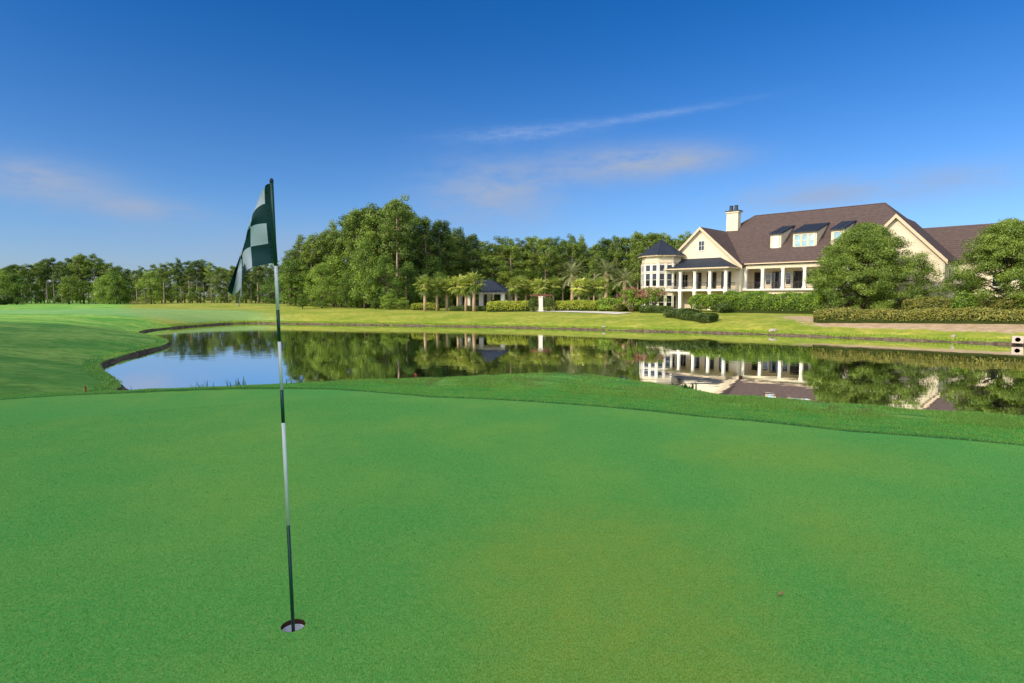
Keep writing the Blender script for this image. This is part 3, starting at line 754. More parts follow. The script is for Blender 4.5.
def bush(px_, Yd, hgt, wid, mat, label, leaf=.17, n=None, name='shrub', lift=0.):
    x, y = at_Y(px_, Yd); z = H1(x, y); o = tag(empty(name, (x, y, z)), label, 'shrub')
    ico = MB(); pts = []; k1, k2 = 10, 14
    for i in range(k1 + 1):
        a = math.pi * .62 * i / k1
        for j in range(k2):
            b = 2 * math.pi * j / k2; pts.append((math.sin(a) * math.cos(b) * wid * .43, math.sin(a) * math.sin(b) * wid * .43, lift + (hgt - lift) * (.52 + .40 * math.cos(a)) - .05))
    ico.add(pts, [(i * k2 + j, (i + 1) * k2 + j, (i + 1) * k2 + (j + 1) % k2, i * k2 + (j + 1) % k2) for i in range(k1) for j in range(k2)])
    for j in range(5): ico.tube([(.15 * math.cos(j), .15 * math.sin(j), -.1), (wid * .15 * math.cos(j * 1.3), wid * .15 * math.sin(j * 1.3), hgt * .6)], [.05, .03], 5)
    ico.build('stems', M['core'], o)
    n = n or int(300 * wid * hgt); d = rng.normal(0, 1, (n, 3)); d /= np.linalg.norm(d, axis=1)[:, None]
    q = 1 - np.abs(rng.normal(0, .09, n)) + .05 * np.sin(d[:, 0] * 7) * np.sin(d[:, 2] * 6 + d[:, 1] * 5)
    P = d * q[:, None] * np.array([wid / 2, wid / 2, (hgt - lift) * .5]); P[:, 2] += lift + (hgt - lift) * .5
    P = np.c_[P[:, :2], np.maximum(P[:, 2], .02)]
    v = leaf_quads(P, leaf, .6, .2, d, .9); cl = .5 + .35 * np.sin(d[:, 0] * 6) * np.sin(d[:, 2] * 5 + d[:, 1] * 4) + rng.normal(0, .18, n)
    link('foliage', np_mesh('foliage', v, np.arange(n * 4).reshape(-1, 4), M[mat], {'shade': np.repeat(np.clip(cl, 0, 1), 4)}), o); return o

hedge(723, 78, 822, 71.5, 2.55, 2.6, 'hedge', 'tall clipped green hedge in front of the clubhouse porch', wave=.10)
bush(700, 80, 2.45, 3.3, 'hedge', 'round leafy bush nearest the left porch columns', lift=.3)
bush(713.5, 78.5, 2.5, 3.4, 'hedge', 'round leafy bush between its twin and the tall clipped hedge', lift=.3)
hedge(669, G(669, 316.5)[1], 713, G(713, 322.5)[1], .95, 2.5, 'hedge_dark', 'low dark mounded hedge on the bank left of the culvert side lawn', wave=.25)
hedge(640, 79, 672, 77, .9, 1.6, 'hedge_dark', 'low dark hedge under the pink flowering tree')
hedge(814, 62, 1075, 51.5, 1.3, 2.0, 'hedge_brown', 'long bronze green clipped hedge above the pine straw strip', wave=.13)
hedge(902, 66, 1075, 60, 1.85, 2.0, 'hedge_brown', 'taller olive green hedge behind the long bronze hedge')
hedge(487, 88.5, 530, 88.5, 1.55, 1.3, 'hedge_gold', 'square yellow green hedge beside the pavilion', wave=.04)
hedge(555, 88, 597, 87, 1.5, 1.3, 'hedge_gold', 'yellow green hedge right of the entrance post', wave=.06)
hedge(412, 95, 439, 94, 1.1, 1.2, 'hedge_gold', 'low yellow green hedge under the first two fan palms')
hedge(450, 92, 488, 91, .75, 1.1, 'hedge_dark', 'very low hedge at the foot of the pavilion columns')
hedge(599, 85, 640, 83, .85, 1.6, 'hedge', 'low green hedge below the round clipped bush', wave=.2)
bush(606.5, 86.5, 2.0, 3.6, 'hedge', 'round clipped dark sided bush at the end of the entrance hedge')
bush(533.5, 87.5, 2.35, 1.6, 'hedge_dark', 'dark clipped shrub left of the entrance post', .13)
bush(548.5, 87.5, 2.35, 1.7, 'hedge_dark', 'dark clipped shrub right of the entrance post', .13)
bush(619, 83, 1.2, 2.0, 'hedge_brown', 'small bronze shrub at the left foot of the flowering tree')
bush(722, 76, 1.3, 2.2, 'hedge_dark', 'small dark shrub at the foot of the tall clipped hedge')
bush(963, 63, 2.6, 2.6, 'hedge', 'loose green shrub rising behind the taller olive hedge')
bush(2, 150, 2.6, 5.0, 'hedge_dark', 'dark round shrub alone at the left edge of the far fairway', .3)

# crape myrtle
def crape(px_, Yd, h, wid, label, seed):
    x, y = at_Y(px_, Yd); z = H1(x, y); o = tag(empty('crape_myrtle', (x, y, z)), label, 'tree'); r = random.Random(seed)
    mb = MB(); cl = []; bl = []
    for k in range(7):
        az = k * .9 + r.random(); e = Vector((math.cos(az) * wid * .32, math.sin(az) * wid * .32, h * .72))
        mb.tube([(.12 * math.cos(az), .12 * math.sin(az), -.2), tuple(e * .45 + Vector((0, 0, .3))), tuple(e)], [.07, .05, .02], 6)
    for k in range(70):
        f = r.random(); az = r.uniform(0, 6.28); q = r.random() ** .5; p = (math.cos(az) * wid * .5 * q * (1 - .35 * f), math.sin(az) * wid * .5 * q * (1 - .35 * f), h * (.38 + .55 * f))
        cl.append((p, (.42, .42, .33), 45))
    for k in range(46):
        az = r.uniform(0, 6.28); q = r.random() ** .5; p = (math.cos(az) * wid * .48 * q, math.sin(az) * wid * .48 * q, h * (.98 - .35 * q * q) + r.uniform(-.1, .15)); bl.append((p, (.22, .22, .30), 34))
    mb.build('trunk', M['bark'], o, True); link('crown', clump_mesh('crown', cl, .2, M['hedge'], .55), o); link('blossom', clump_mesh('blossom', bl, .13, M['bloom'], .8), o)
crape(631, 81, 3.2, 4.2, 'left of two pink flowering trees before the clubhouse turret', 1)
crape(651, 80, 3.4, 4.6, 'right of two pink flowering trees before the clubhouse turret', 2)

# ------------------------------------------------------------------ clubhouse
OX, OY = 35.5, 90.0
club = tag(empty('clubhouse', (OX, OY, 0), R(-45)), 'cream two storey clubhouse with brown shingle roof, dormers, porches and an octagonal turret', 'building')
GZ = -.9
def window(parent, Mx, w_, h_, nx=1, ny=2, arch=False, frame='trim', glass='glass', bar=.07, name='window', mull=.045):
    """local x along the wall, -y outward, z up; origin at bottom centre"""
    f = MB(); f.M = Mx; b = bar
    f.box(-w_ / 2 - b, w_ / 2 + b, -.10, .02, -b - .05, 0); f.box(-w_ / 2 - b, w_ / 2 + b, -.08, .02, h_, h_ + b)
    f.box(-w_ / 2 - b, -w_ / 2, -.08, .02, 0, h_); f.box(w_ / 2, w_ / 2 + b, -.08, .02, 0, h_)
    for i in range(1, nx): xx = -w_ / 2 + w_ * i / nx; f.box(xx - mull / 2, xx + mull / 2, -.06, .015, 0, h_)
    for i in range(1, ny): zz = h_ * i / ny; f.box(-w_ / 2, w_ / 2, -.055, .012, zz - mull / 2, zz + mull / 2)
    o = f.build(name, M[frame], parent)
    p = MB(); p.M = Mx; p.box(-w_ / 2, w_ / 2, -.03, -.01, 0, h_); p.build('pane', M[glass], o)
    return o
def wall_m(s, v, z, rz=0.): return Matrix.Translation((s, v, z)) @ Matrix.Rotation(rz, 4, 'Z')

# walls
w = MB()
w.box(-12.3, -.35, .2, 23.4, GZ, 6.6); w.box(-.4, 15.2, 3.0, 23.4, GZ, 6.7); w.box(15.15, 23.8, .2, 23.4, GZ, 6.6)
w.box(-.2, 15.0, .25, 2.99, GZ, 2.55)                       # lower storey under the porch
w.box(23.7, 47, 13.4, 27, GZ, 6.9)                          # side wing
w.build('wall', M['stucco'], club)
def gable_wall(s0, s1, v0, v1, ze, zp, name='gable_wall'):
    g = MB(); sm = (s0 + s1) / 2
    f_ = [(s0, v0, GZ), (s1, v0, GZ), (s1, v0, ze), (sm, v0, zp), (s0, v0, ze)]; b_ = [(a, v1, c) for a, _, c in f_]
    g.add(f_ + b_, [(0, 1, 2, 3, 4), (9, 8, 7, 6, 5)] + [(i, i + 5, (i + 1) % 5 + 5, (i + 1) % 5) for i in range(5)])
    return g.build(name, M['stucco'], club)
gable_wall(-13.3, 0.0, -.8, 6, 6.35, 12.45); gable_wall(14.75, 25.25, -.8, 6, 6.15, 11.85)
# main hip roof
r_ = MB(); a, b, c_, d_ = (-13.2, -.45, 6.65), (24.4, -.45, 6.65), (24.4, 24.45, 6.65), (-13.2, 24.45, 6.65); e, f_ = (-3.5, 12, 15.4), (15.7, 12, 15.4)
for P_ in ([a, b, f_, e], [b, c_, f_], [c_, d_, e, f_], [d_, a, e]): r_.poly(P_)
r_.add([(p[0], p[1], 6.45) for p in (a, b, c_, d_)], [(3, 2, 1, 0)])
rf = r_.build('roof', M['shingle'], club)
rc_ = MB(); rc_.tube([e, f_], .11, 6); 
for p, q in ((e, a), (f_, b), (f_, c_)): rc_.tube([p, q], .09, 6)
rc_.build('ridge_cap', M['shingle'], rf)
fa = MB(); fa.box(.3, 14.4, -.52, -.451, 6.50, 6.66); fa.box(24.401, 24.47, -.4, 24.4, 6.50, 6.66); fa.build('gutter', M['fascia'], rf)
# gable roofs
def gable_roof(s0, s1, v0, v1, ze, zp, ov=.55):
    g = MB(); sm = (s0 + s1) / 2; sl = (zp - ze) / (sm - s0); z0 = ze - sl * .35 + .25; zz = zp + .25; a0, a1 = s0 - .35, s1 + .35; th = .16
    g.slab([(a0, v0 - ov, z0), (sm, v0 - ov, zz), (sm, v1, zz), (a0, v1, z0)], th); g.slab([(sm, v0 - ov, zz), (a1, v0 - ov, z0), (a1, v1, z0), (sm, v1, zz)], th)
    o = g.build('roof', M['shingle'], club)
    t_ = MB(); wd = .48                                       # rake boards
    for sa, sb in ((a0, sm), (sm, a1)):
        za, zb_ = (z0, zz) if sb == sm else (zz, z0)
        q = [(sa, v0 - ov - .03, za + .02), (sb, v0 - ov - .03, zb_ + .02), (sb, v0 - ov - .03, zb_ - wd), (sa, v0 - ov - .03, za - wd)]
        t_.add(q + [(p[0], v0 - ov + .06, p[2]) for p in q], [(0, 3, 2, 1), (4, 5, 6, 7), (0, 1, 5, 4), (3, 7, 6, 2), (0, 4, 7, 3), (1, 2, 6, 5)])
        for dz, d0, d1 in ((.0, v0 - ov + .07, v0 - .01),):    # soffit
            q = [(sa, d0, za - .2), (sb, d0, zb_ - .2), (sb, d1, zb_ - .2), (sa, d1, za - .2)]; t_.poly(q); 
    t_.build('rake_board', M['fascia'], o)
gable_roof(-13.3, 0.0, -.8, 10.5, 6.35, 12.45); gable_roof(14.75, 25.25, -.8, 9.5, 6.15, 11.85)
window(club, wall_m(-6.55, -.81, 9.0), .9, 1.45, 2, 2, name='attic_window')
# side wing roof
g = MB(); g.slab([(15, 12.6, 6.75), (48, 12.6, 6.75), (48, 20.2, 12.15), (15, 20.2, 12.15)], .15); g.slab([(15, 20.2, 12.15), (48, 20.2, 12.15), (48, 27.8, 6.75), (15, 27.8, 6.75)], .15)
g.build('roof', M['shingle'], club)
# chimney
ch = MB(); ch.box(-6.75, -4.75, 8.2, 9.3, 9.0, 15.75); ch.box(-6.9, -4.6, 8.05, 9.45, 15.751, 15.98)
cho = ch.build('chimney', M['stucco'], club)
cp = MB(); cp.box(-7.0, -4.5, 7.95, 9.55, 15.99, 16.12); cp.build('chimney_cap', M['iron'], cho)
for k in (-6.2, -5.35):
    q = MB(); q.tube([(k, 8.75, 16.1), (k, 8.75, 16.9), (k, 8.75, 17.0)], [.34, .28, .36], 12); q.build('chimney_pot', M['iron'], cho)
# dormers
for sc_, wd, nx in ((3.55, 1.2, 1), (7.7, 2.9, 3), (12.1, 1.3, 1)):
    v0, z0, z1 = 3.0, 8.9, 11.1; main = lambda v: 6.65 + .7028 * (v + .45)
    bk = 8.0; d = MB(); a0, a1 = sc_ - wd / 2 - .2, sc_ + wd / 2 + .2
    ring = [(a0, v0, z0 - .4), (a1, v0, z0 - .4), (a1, v0, z1), (a0, v0, z1)]; top_b = [(a1, bk, main(bk) - .1), (a0, bk, main(bk) - .1)]; low_b = [(a1, v0 + 1, z0 - .4), (a0, v0 + 1, z0 - .4)]
    d.add(ring + top_b + low_b, [(0, 1, 2, 3), (1, 6, 4, 2), (0, 3, 5, 7), (2, 4, 5, 3)])
    do = d.build('dormer', M['stucco'], club)
    rr = MB(); sl = (main(bk) - z1) / (bk - v0)
    rr.slab([(a0 - .15, v0 - .35, z1 - .35 * sl + .2), (a1 + .15, v0 - .35, z1 - .35 * sl + .2), (a1 + .15, bk + .2, main(bk) + .22), (a0 - .15, bk + .2, main(bk) + .22)], .14)
    for k in range(int(wd / .45) + 1): xx = a0 + (a1 - a0) * k / int(wd / .45 + 0.001 or 1); rr.tube([(xx, v0 - .45, z1 - .45 * sl + .22), (xx, bk, main(bk) + .23)], .025, 4)
    rr.build('dormer_roof', M['metal_roof'], do)
    for k in range(nx):
        window(do, wall_m(sc_ + (k - (nx - 1) / 2) * .98, v0 - .005, z0 + .15), .70 if nx > 1 else .85, 1.7, 1, 2, frame='dormer_trim', glass='glass_sky', bar=.13, mull=.07, name='dormer_window')
    tr = MB(); tr.box(a0 - .05, a1 + .05, v0 - .16, v0 - .002, z0 - .22, z0 - .02); tr.build('dormer_sill', M['fascia'], do)

def railing(p0, p1, zb, parent=club, h=1.0):
    m_ = MB(); p0 = Vector((*p0, 0)); p1 = Vector((*p1, 0)); L = (p1 - p0).length
    for z in (zb + .12, zb + h): m_.tube([p0 + Vector((0, 0, z)), p1 + Vector((0, 0, z))], .03, 5)
    n = int(L / .16)
    for k in range(1, n): q = p0 + (p1 - p0) * k / n; m_.tube([q + Vector((0, 0, zb + .12)), q + Vector((0, 0, zb + h))], .013, 4)
    return m_.build('railing', M['iron'], parent)
def column(s, v, z0, z1, w_=.42, parent=club):
    m_ = MB(); h = w_ / 2; m_.box(s - h, s + h, v - h, v + h, z0 + .25, z1 - .2); m_.box(s - h - .07, s + h + .07, v - h - .07, v + h + .07, z0, z0 + .249); m_.box(s - h - .06, s + h + .06, v - h - .06, v + h + .06, z1 - .199, z1)
    return m_.build('column', M['trim'], parent)
# main porch
p = MB(); p.box(.02, 14.7, -.25, 2.98, 2.56, 2.8); p.build('porch_floor', M['trim'], club)
p = MB(); p.box(.02, 14.7, -.05, .45, 5.85, 6.4); p.build('beam', M['stucco'], club)
p = MB(); p.box(.02, 14.7, .46, 2.98, 6.1, 6.2); p.build('porch_ceiling', M['porch_ceiling'], club)
cs = [.3, 2.9, 5.85, 8.85, 11.8, 14.4]
for s in cs: column(s, .2, 2.81, 5.84)
for a_, b_ in zip(cs[:-1], cs[1:]): railing((a_ + .22, .2), (b_ - .22, .2), 2.8)
for s in (1.3, 4.05, 7.1, 10.1, 13.1):
    window(club, wall_m(s, 2.99, 2.85), 1.35, 2.45, 2, 3, frame='door', name='porch_door', bar=.12)
for s in (2.65, 5.6, 8.6, 11.6): window(club, wall_m(s, 2.99, 3.5), .7, 1.7, 1, 2, frame='trim', name='porch_window')
for s in (1.6, 4.4, 7.4, 10.4, 13.2): window(club, wall_m(s, .24, 0.1), 1.2, 1.9, 2, 2, name='lower_window')
# left porch with its own hip roof
p = MB(); p.box(-11.2, -.55, -4.3, -.82, 2.5, 2.8); p.build('porch_floor', M['trim'], club)
p = MB(); p.box(-11.2, -.6, -4.25, -3.85, 5.62, 6.0); p.box(-1.05, -.6, -3.84, -.82, 5.62, 6.0); p.build('beam', M['stucco'], club)
p = MB(); p.box(-11.1, -1.06, -3.84, -.82, 5.85, 5.95); p.build('porch_ceiling', M['porch_ceiling'], club)
pr = MB(); A_, B_, C_, D_ = (-12.1, -4.85, 6.02), (-.15, -4.85, 6.02), (-.15, -.82, 6.02), (-12.1, -.82, 6.02); E_, F_ = (-10.0, -.83, 7.75), (-3.3, -.83, 7.75)
pr.poly([A_, B_, F_, E_]); pr.poly([B_, C_, F_]); pr.poly([D_, A_, E_]); pr.add([A_, B_, C_, D_], [(3, 2, 1, 0)])
for k in range(24):
    s0 = -12.0 + k * .5; s1 = min(max(s0, -10), -3.3); zt = 7.75
    fr_ = 1 - max(0, (-10 - s0) / 2.1, (s0 + 3.3) / 3.15); pr.tube([(s0, -4.85, 6.03), (s0, -4.85 + 4.02 * fr_, 6.03 + 1.73 * fr_)], .025, 4)
po = pr.build('porch_roof', M['metal_roof'], club)
q = MB(); q.box(-12.15, -.1, -4.95, -4.851, 5.86, 6.06); q.box(-.149, -.06, -4.85, -.85, 5.86, 6.06); q.build('gutter', M['fascia'], po)
ps = [-.85, -3.35, -5.85, -8.3, -10.85]
for s in ps: column(s, -4.05, 2.81, 5.61); column(s, -4.05, GZ, 2.49, .46)
for b_, a_ in zip(ps[:-1], ps[1:]): railing((a_ + .22, -4.05), (b_ - .22, -4.05), 2.8)
railing((-.85, -3.8), (-.85, -.85), 2.8)
for s in (-2.3, -4.7, -7.2): window(club, wall_m(s, -.805, 2.85), 1.3, 2.5, 2, 3, frame='door', name='porch_door', bar=.12)
window(club, wall_m(-9.3, -.805, 3.2), 1.0, 2.0, 2, 2, frame='trim', name='porch_window')
for s in (-2.2, -4.8, -7.4): window(club, wall_m(s, -.805, -.2), 1.4, 2.1, 2, 2, frame='trim', name='lower_window')
# turret
TS, TV, TR = -12.7, -2.6, 3.15
def octo(rad, z, n=8): return [(TS + rad * math.cos(R(22.5) + 2 * math.pi * k / n), TV + rad * math.sin(R(22.5) + 2 * math.pi * k / n), z) for k in range(n)]
tw = MB(); lo, hi = octo(TR, GZ), octo(TR, 8.25); tw.add(lo + hi, [(k, (k + 1) % 8, (k + 1) % 8 + 8, k + 8) for k in range(8)])
two = tw.build('turret', M['stucco'], club)
def band(r0, z0, z1, name, mat):
    m_ = MB(); a_, b_ = octo(r0, z0), octo(r0, z1); m_.add(a_ + b_, [(k, (k + 1) % 8, (k + 1) % 8 + 8, k + 8) for k in range(8)] + [tuple(range(8, 16)), tuple(range(7, -1, -1))]); return m_.build(name, M[mat], two)
band(TR + .35, 2.5, 2.85, 'deck_band', 'trim'); band(TR + .08, 7.0, 7.15, 'moulding', 'fascia'); band(TR + .62, 8.1, 8.3, 'gutter', 'fascia')
tr = MB(); e0 = octo(TR + .75, 8.301); tr.add(e0 + [(TS, TV, 10.95)], [(k, (k + 1) % 8, 8) for k in range(8)] + [tuple(range(7, -1, -1))])
for k in range(8):
    tr.tube([e0[k], (TS, TV, 10.96)], .05, 5)
    for q in range(1, 6):
        u = q / 6; a_ = Vector(e0[k]).lerp(Vector(e0[(k + 1) % 8]), u); fr_ = 1 - abs(2 * u - 1); b_ = a_.lerp(Vector((TS, TV, 10.95)), .15 + .8 * fr_); tr.tube([a_, b_], .02, 4)
tr.tube([(TS, TV, 10.9), (TS, TV, 11.6)], [.07, .02], 6)
tr.build('turret_roof', M['metal_roof'], two)
ap = TR * math.cos(R(22.5))
for k in range(8):
    ang = -math.pi / 2 + k * math.pi / 4
    if k in (3, 4, 5): continue
    for off in (-.62, .62):
        base = Matrix.Translation((TS, TV, 0)) @ Matrix.Rotation(ang + math.pi / 2, 4, 'Z') @ Matrix.Translation((off, -ap - .005, 0))
        window(two, base @ Matrix.Translation((0, 0, 3.35)), .78, 2.0, 1, 2, name='turret_window'); window(two, base @ Matrix.Translation((0, 0, 5.75)), .78, .95, 1, 1, name='transom_window')
        window(two, base @ Matrix.Translation((0, 0, -.3)), .8, 2.1, 1, 2, name='lower_window')
    base = Matrix.Translation((TS, TV, 0)) @ Matrix.Rotation(ang + math.pi / 2, 4, 'Z')
    pl = MB(); pl.M = base
    for sx in (-1.12, 0, 1.12): pl.box(sx - .13, sx + .13, -ap - .13, -ap - .004, 2.86, 6.99)
    pl.build('pilaster', M['trim'], two)
# windows of the right end and of the side wing
for v in (2.2, 4.6): window(club, wall_m(25.255, v, 3.2, math.pi / 2), 1.0, 1.9, 1, 2, name='side_window')
for v in (8.5, 11.5): window(club, wall_m(23.805, v, 3.2, math.pi / 2), 1.0, 1.9, 1, 2, name='side_window')
for s in (26, 29, 32, 35, 38, 41): window(club, wall_m(s, 13.395, 3.0), 1.1, 1.9, 1, 2, name='wing_window'); window(club, wall_m(s, 13.395, -.1), 1.1, 1.7, 1, 2, name='wing_window')
window(club, wall_m(18.2, -.805, 3.2), 1.0, 1.9, 1, 2, name='gable_window')
dp = MB(); dp.tube([(-.15, -.87, GZ), (-.15, -.87, 6.3)], .05, 6); dp.build('downpipe', M['trim'], club); dp = MB(); dp.tube([(25.1, -.87, GZ), (25.1, -.87, 6.0)], .05, 6); dp.build('downpipe', M['trim'], club)

# ------------------------------------------------------------------ pavilion
x, y = at_Y(485.5, 97); pz = H1(x, y)
pav = tag(empty('pavilion', (x, y, pz), R(-12)), 'small open pavilion with dark hip roof on white columns among the palms', 'pavilion')
for sx in (-3.6, 0., 3.6):
    for sy in (-2.6, 2.6):
        c_ = MB(); c_.box(sx - .32, sx + .32, sy - .32, sy + .32, -.3, 2.55); c_.box(sx - .4, sx + .4, sy - .4, sy + .4, -.28, .25); c_.build('column', M['trim'], pav)
c_ = MB(); c_.box(-3.95, 3.95, -2.95, 2.95, 2.551, 2.85); c_.build('beam', M['trim'], pav)
c_ = MB(); ee = [(-4.6, -3.6, 2.86), (4.6, -3.6, 2.86), (4.6, 3.6, 2.86), (-4.6, 3.6, 2.86)]; t0, t1 = (-.9, 0, 5.0), (.9, 0, 5.0)
c_.poly([ee[0], ee[1], t1, t0]); c_.poly([ee[1], ee[2], t1]); c_.poly([ee[2], ee[3], t0, t1]); c_.poly([ee[3], ee[0], t0]); c_.add(ee, [(3, 2, 1, 0)])
for k in range(19):
    s0 = -4.5 + k * .5; fr_ = 1 - max(0, (abs(s0) - .9) / 3.7); c_.tube([(s0, -3.6, 2.87), (s0, -3.6 + 3.6 * fr_, 2.87 + 2.14 * fr_)], .03, 4)
c_.build('roof', M['metal_roof'], pav)
c_ = MB(); c_.box(-3.2, 3.2, 2.3, 2.45, -.2, 1.6); c_.build('back_wall', M['bark_dark'], pav)
# entrance post
x, y = at_Y(540.7, 87.3); gz = H1(x, y)
gp = tag(empty('entrance_post', (x, y, gz)), 'white entrance post carrying a red brown timber beam between two dark shrubs', 'post')
c_ = MB(); c_.box(-.3, .3, -.3, .3, -.2, 2.15); c_.box(-.38, .38, -.38, .38, -.2, .2); c_.box(-.36, .36, -.36, .36, 2.151, 2.3); c_.build('post', M['trim'], gp)
c_ = MB(); c_.box(-1.6, 1.6, -.12, .12, 2.301, 2.5)
for k in range(7): c_.box(-1.5 + k * .5 - .05, -1.5 + k * .5 + .05, -.75, .75, 2.501, 2.6)
c_.build('beam', M['brownbeam'], gp)

# path in front of the hedges
pp = []
for px_, py_ in ((452, 309.6), (480, 310.3), (520, 310.9), (560, 311.6), (600, 312.6), (625, 313.8)): pp.append(G(px_, py_))
pp = np.array(pp); pc = resample(pp, .4, False); tg = np.gradient(pc, axis=0); tg /= np.hypot(*tg.T)[:, None]; nm2 = np.c_[-tg[:, 1], tg[:, 0]]
cols_ = [pc + nm2 * o_ for o_ in np.linspace(-1.5, 1.5, 7)]
vv = np.concatenate([np.c_[c_, height(c_[:, 0], c_[:, 1]) + .06] for c_ in cols_]); n_ = len(pc)
fs = np.concatenate([np.stack([np.arange(n_ - 1) + k * n_, np.arange(1, n_) + k * n_, np.arange(1, n_) + (k + 1) * n_, np.arange(n_ - 1) + (k + 1) * n_], 1) for k in range(6)])
tag(link('path', np_mesh('path', vv, fs[:, ::-1], M['pathmat'], smooth=True)), kind='structure')

# ------------------------------------------------------------------ small things on the banks
def rock(px_, py_, sx, sy, sz, label, seed):
    x, y = G(px_, py_); r = random.Random(seed); m_ = MB(); pts = []
    for i in range(7):
        a = math.pi * i / 6
        for j in range(10):
            b = 2 * math.pi * j / 10; q = 1 + .25 * math.sin(3 * b + seed) * math.sin(2 * a) + r.uniform(-.1, .1)
            pts.append((math.sin(a) * math.cos(b) * sx * q, math.sin(a) * math.sin(b) * sy * q, math.cos(a) * sz * q + sz * .5))
    m_.add(pts, [(i * 10 + j, (i + 1) * 10 + j, (i + 1) * 10 + (j + 1) % 10, i * 10 + (j + 1) % 10) for i in range(6) for j in range(10)])
    o = m_.build('rock', M['rock']); o.location = (x, y, H1(x, y)); tag(o, label, 'rock')
rock(773, 331.5, .42, .3, .2, 'pale rock at the water edge below the tall clipped hedge', 1)
rock(604, 327.5, .25, .2, .13, 'small tan rock at the water edge below the round bush', 2)
rock(953, 337.5, .17, .14, .16, 'small white stone at the water edge left of the concrete culvert', 3)
# culvert
x, y = on_plane(1017.5, 345.2, ZW)
cu = tag(empty('culvert', (x, y, ZW + .12), math.atan2(-(x), y) * .9), 'square concrete culvert end with a dark pipe mouth at the right bank', 'culvert')
m_ = MB(); ro, n_ = .18, 24; sq = []; ci = []
for k in range(n_):
    a = 2 * math.pi * k / n_; ci.append((ro * math.cos(a), ro * math.sin(a)))
    mm = max(abs(math.cos(a)), abs(math.sin(a))); sq.append((.36 * math.cos(a) / mm, .29 * math.sin(a) / mm))
vs_ = [(p[0], 0, p[1] + .33) for p in sq] + [(p[0], 0, p[1] + .33) for p in ci] + [(p[0], .5, p[1] + .33) for p in sq] + [(p[0], .9, p[1] + .33) for p in ci]
fs_ = [(k, (k + 1) % n_, (k + 1) % n_ + n_, k + n_) for k in range(n_)] + [(k, k + 2 * n_, (k + 1) % n_ + 2 * n_, (k + 1) % n_) for k in range(n_)]
m_.add(vs_, fs_); m_.build('headwall', M['concrete'], cu)
m_ = MB(); a_ = [(p[0], .02, p[1] + .33) for p in ci]; b_ = [(p[0], 1.2, p[1] + .33) for p in ci]
m_.add(a_ + b_, [(k, (k + 1) % n_, (k + 1) % n_ + n_, k + n_) for k in range(n_)] + [tuple(range(n_, 2 * n_))]); m_.build('pipe', M['interior'], cu)
# red hazard stakes
def stake(x, y, h, label):
    m_ = MB(); m_.box(-.022, .022, -.022, .022, -.15, h - .03); m_.add([(-.022, -.022, h - .03), (.022, -.022, h - .03), (.022, .022, h - .03), (-.022, .022, h - .03), (0, 0, h)], [(0, 1, 4), (1, 2, 4), (2, 3, 4), (3, 0, 4)])
    o = m_.build('hazard_stake', M['red']); o.location = (x, y, H1(x, y)); o.rotation_euler = (R(3), R(-2), .3); tag(o, label, 'stake', 'red hazard stakes around the pond')
x, y = G(86, 392); stake(x, y, .24, 'short red stake in the rough left of the pond inlet')
th0 = math.atan((415 - 512) / F); rr = float(np.interp(th0, C_TH, C_R)) + .7; stake(rr * math.sin(th0), rr * math.cos(th0), .165, 'red stake tip showing over the crest before the middle of the pond')
# reeds at the near bank
def reed(px_, extra, n, h, label):
    th0 = math.atan((px_ - 512) / F); rr = float(np.interp(th0, C_TH, C_R)) + extra; x, y = rr * math.sin(th0), rr * math.cos(th0)
    z = H1(x, y); V = []; S = []; r = random.Random(px_)
    for k in range(n):
        az = r.uniform(0, 6.28); b0 = np.array([r.gauss(0, .10), r.gauss(0, .10), -.05]); L = h * r.uniform(.6, 1.1); ln_ = r.uniform(.05, .45); d = np.array([math.cos(az), math.sin(az), 0]); sd = np.array([-d[1], d[0], 0]) * .012
        m1 = b0 + d * ln_ * L * .3 + np.array([0, 0, L * .6]); tp = b0 + d * ln_ * L + np.array([0, 0, L * (1 - .3 * ln_)])
        V += [b0 - sd, b0 + sd, m1 + sd, m1 - sd, m1 - sd, m1 + sd, tp + sd * .2, tp - sd * .2]; S += [r.random()] * 8
    V = np.array(V); o = link('reed', np_mesh('reed', V, np.arange(len(V)).reshape(-1, 4), M['reed'], {'shade': np.array(S)})); o.location = (x, y, z); tag(o, label, 'plant', 'reeds on the near bank')
reed(127, 2.2, 26, .45, 'reed clump beside the pond inlet, furthest left')
reed(201, 1.3, 14, .34, 'thin reed clump left of the flagstick, nearer the inlet')
reed(233, 1.2, 20, .33, 'thin reed clump on the crest just left of the flagstick')
reed(297, 1.2, 16, .30, 'reed clump on the crest just right of the flagstick')
reed(690, .25, 30, .16, 'small bright weed on the crest below the reflected turret')

x, y = on_plane(781, 596, 0); m_ = MB(); pts = []
for i in range(5):
    for j, wv in enumerate((-1, 0, 1)): pts.append((-.022 + .011 * i, wv * .009 * math.sin(math.pi * (i + .4) / 4.8), .004 + .006 * abs(wv) + .003 * i))
m_.add(pts, [(i * 3 + j, i * 3 + 3 + j, i * 3 + 4 + j, i * 3 + 1 + j) for i in range(4) for j in range(2)])
o = m_.build('fallen_leaf', simple('dry leaf', (.40, .27, .12), .8, .2, .2, 40)); o.location = (x, y, H1(x, y)); o.rotation_euler = (0, 0, .4); tag(o, 'small dry brown leaf lying on the open green right of centre', 'leaf')
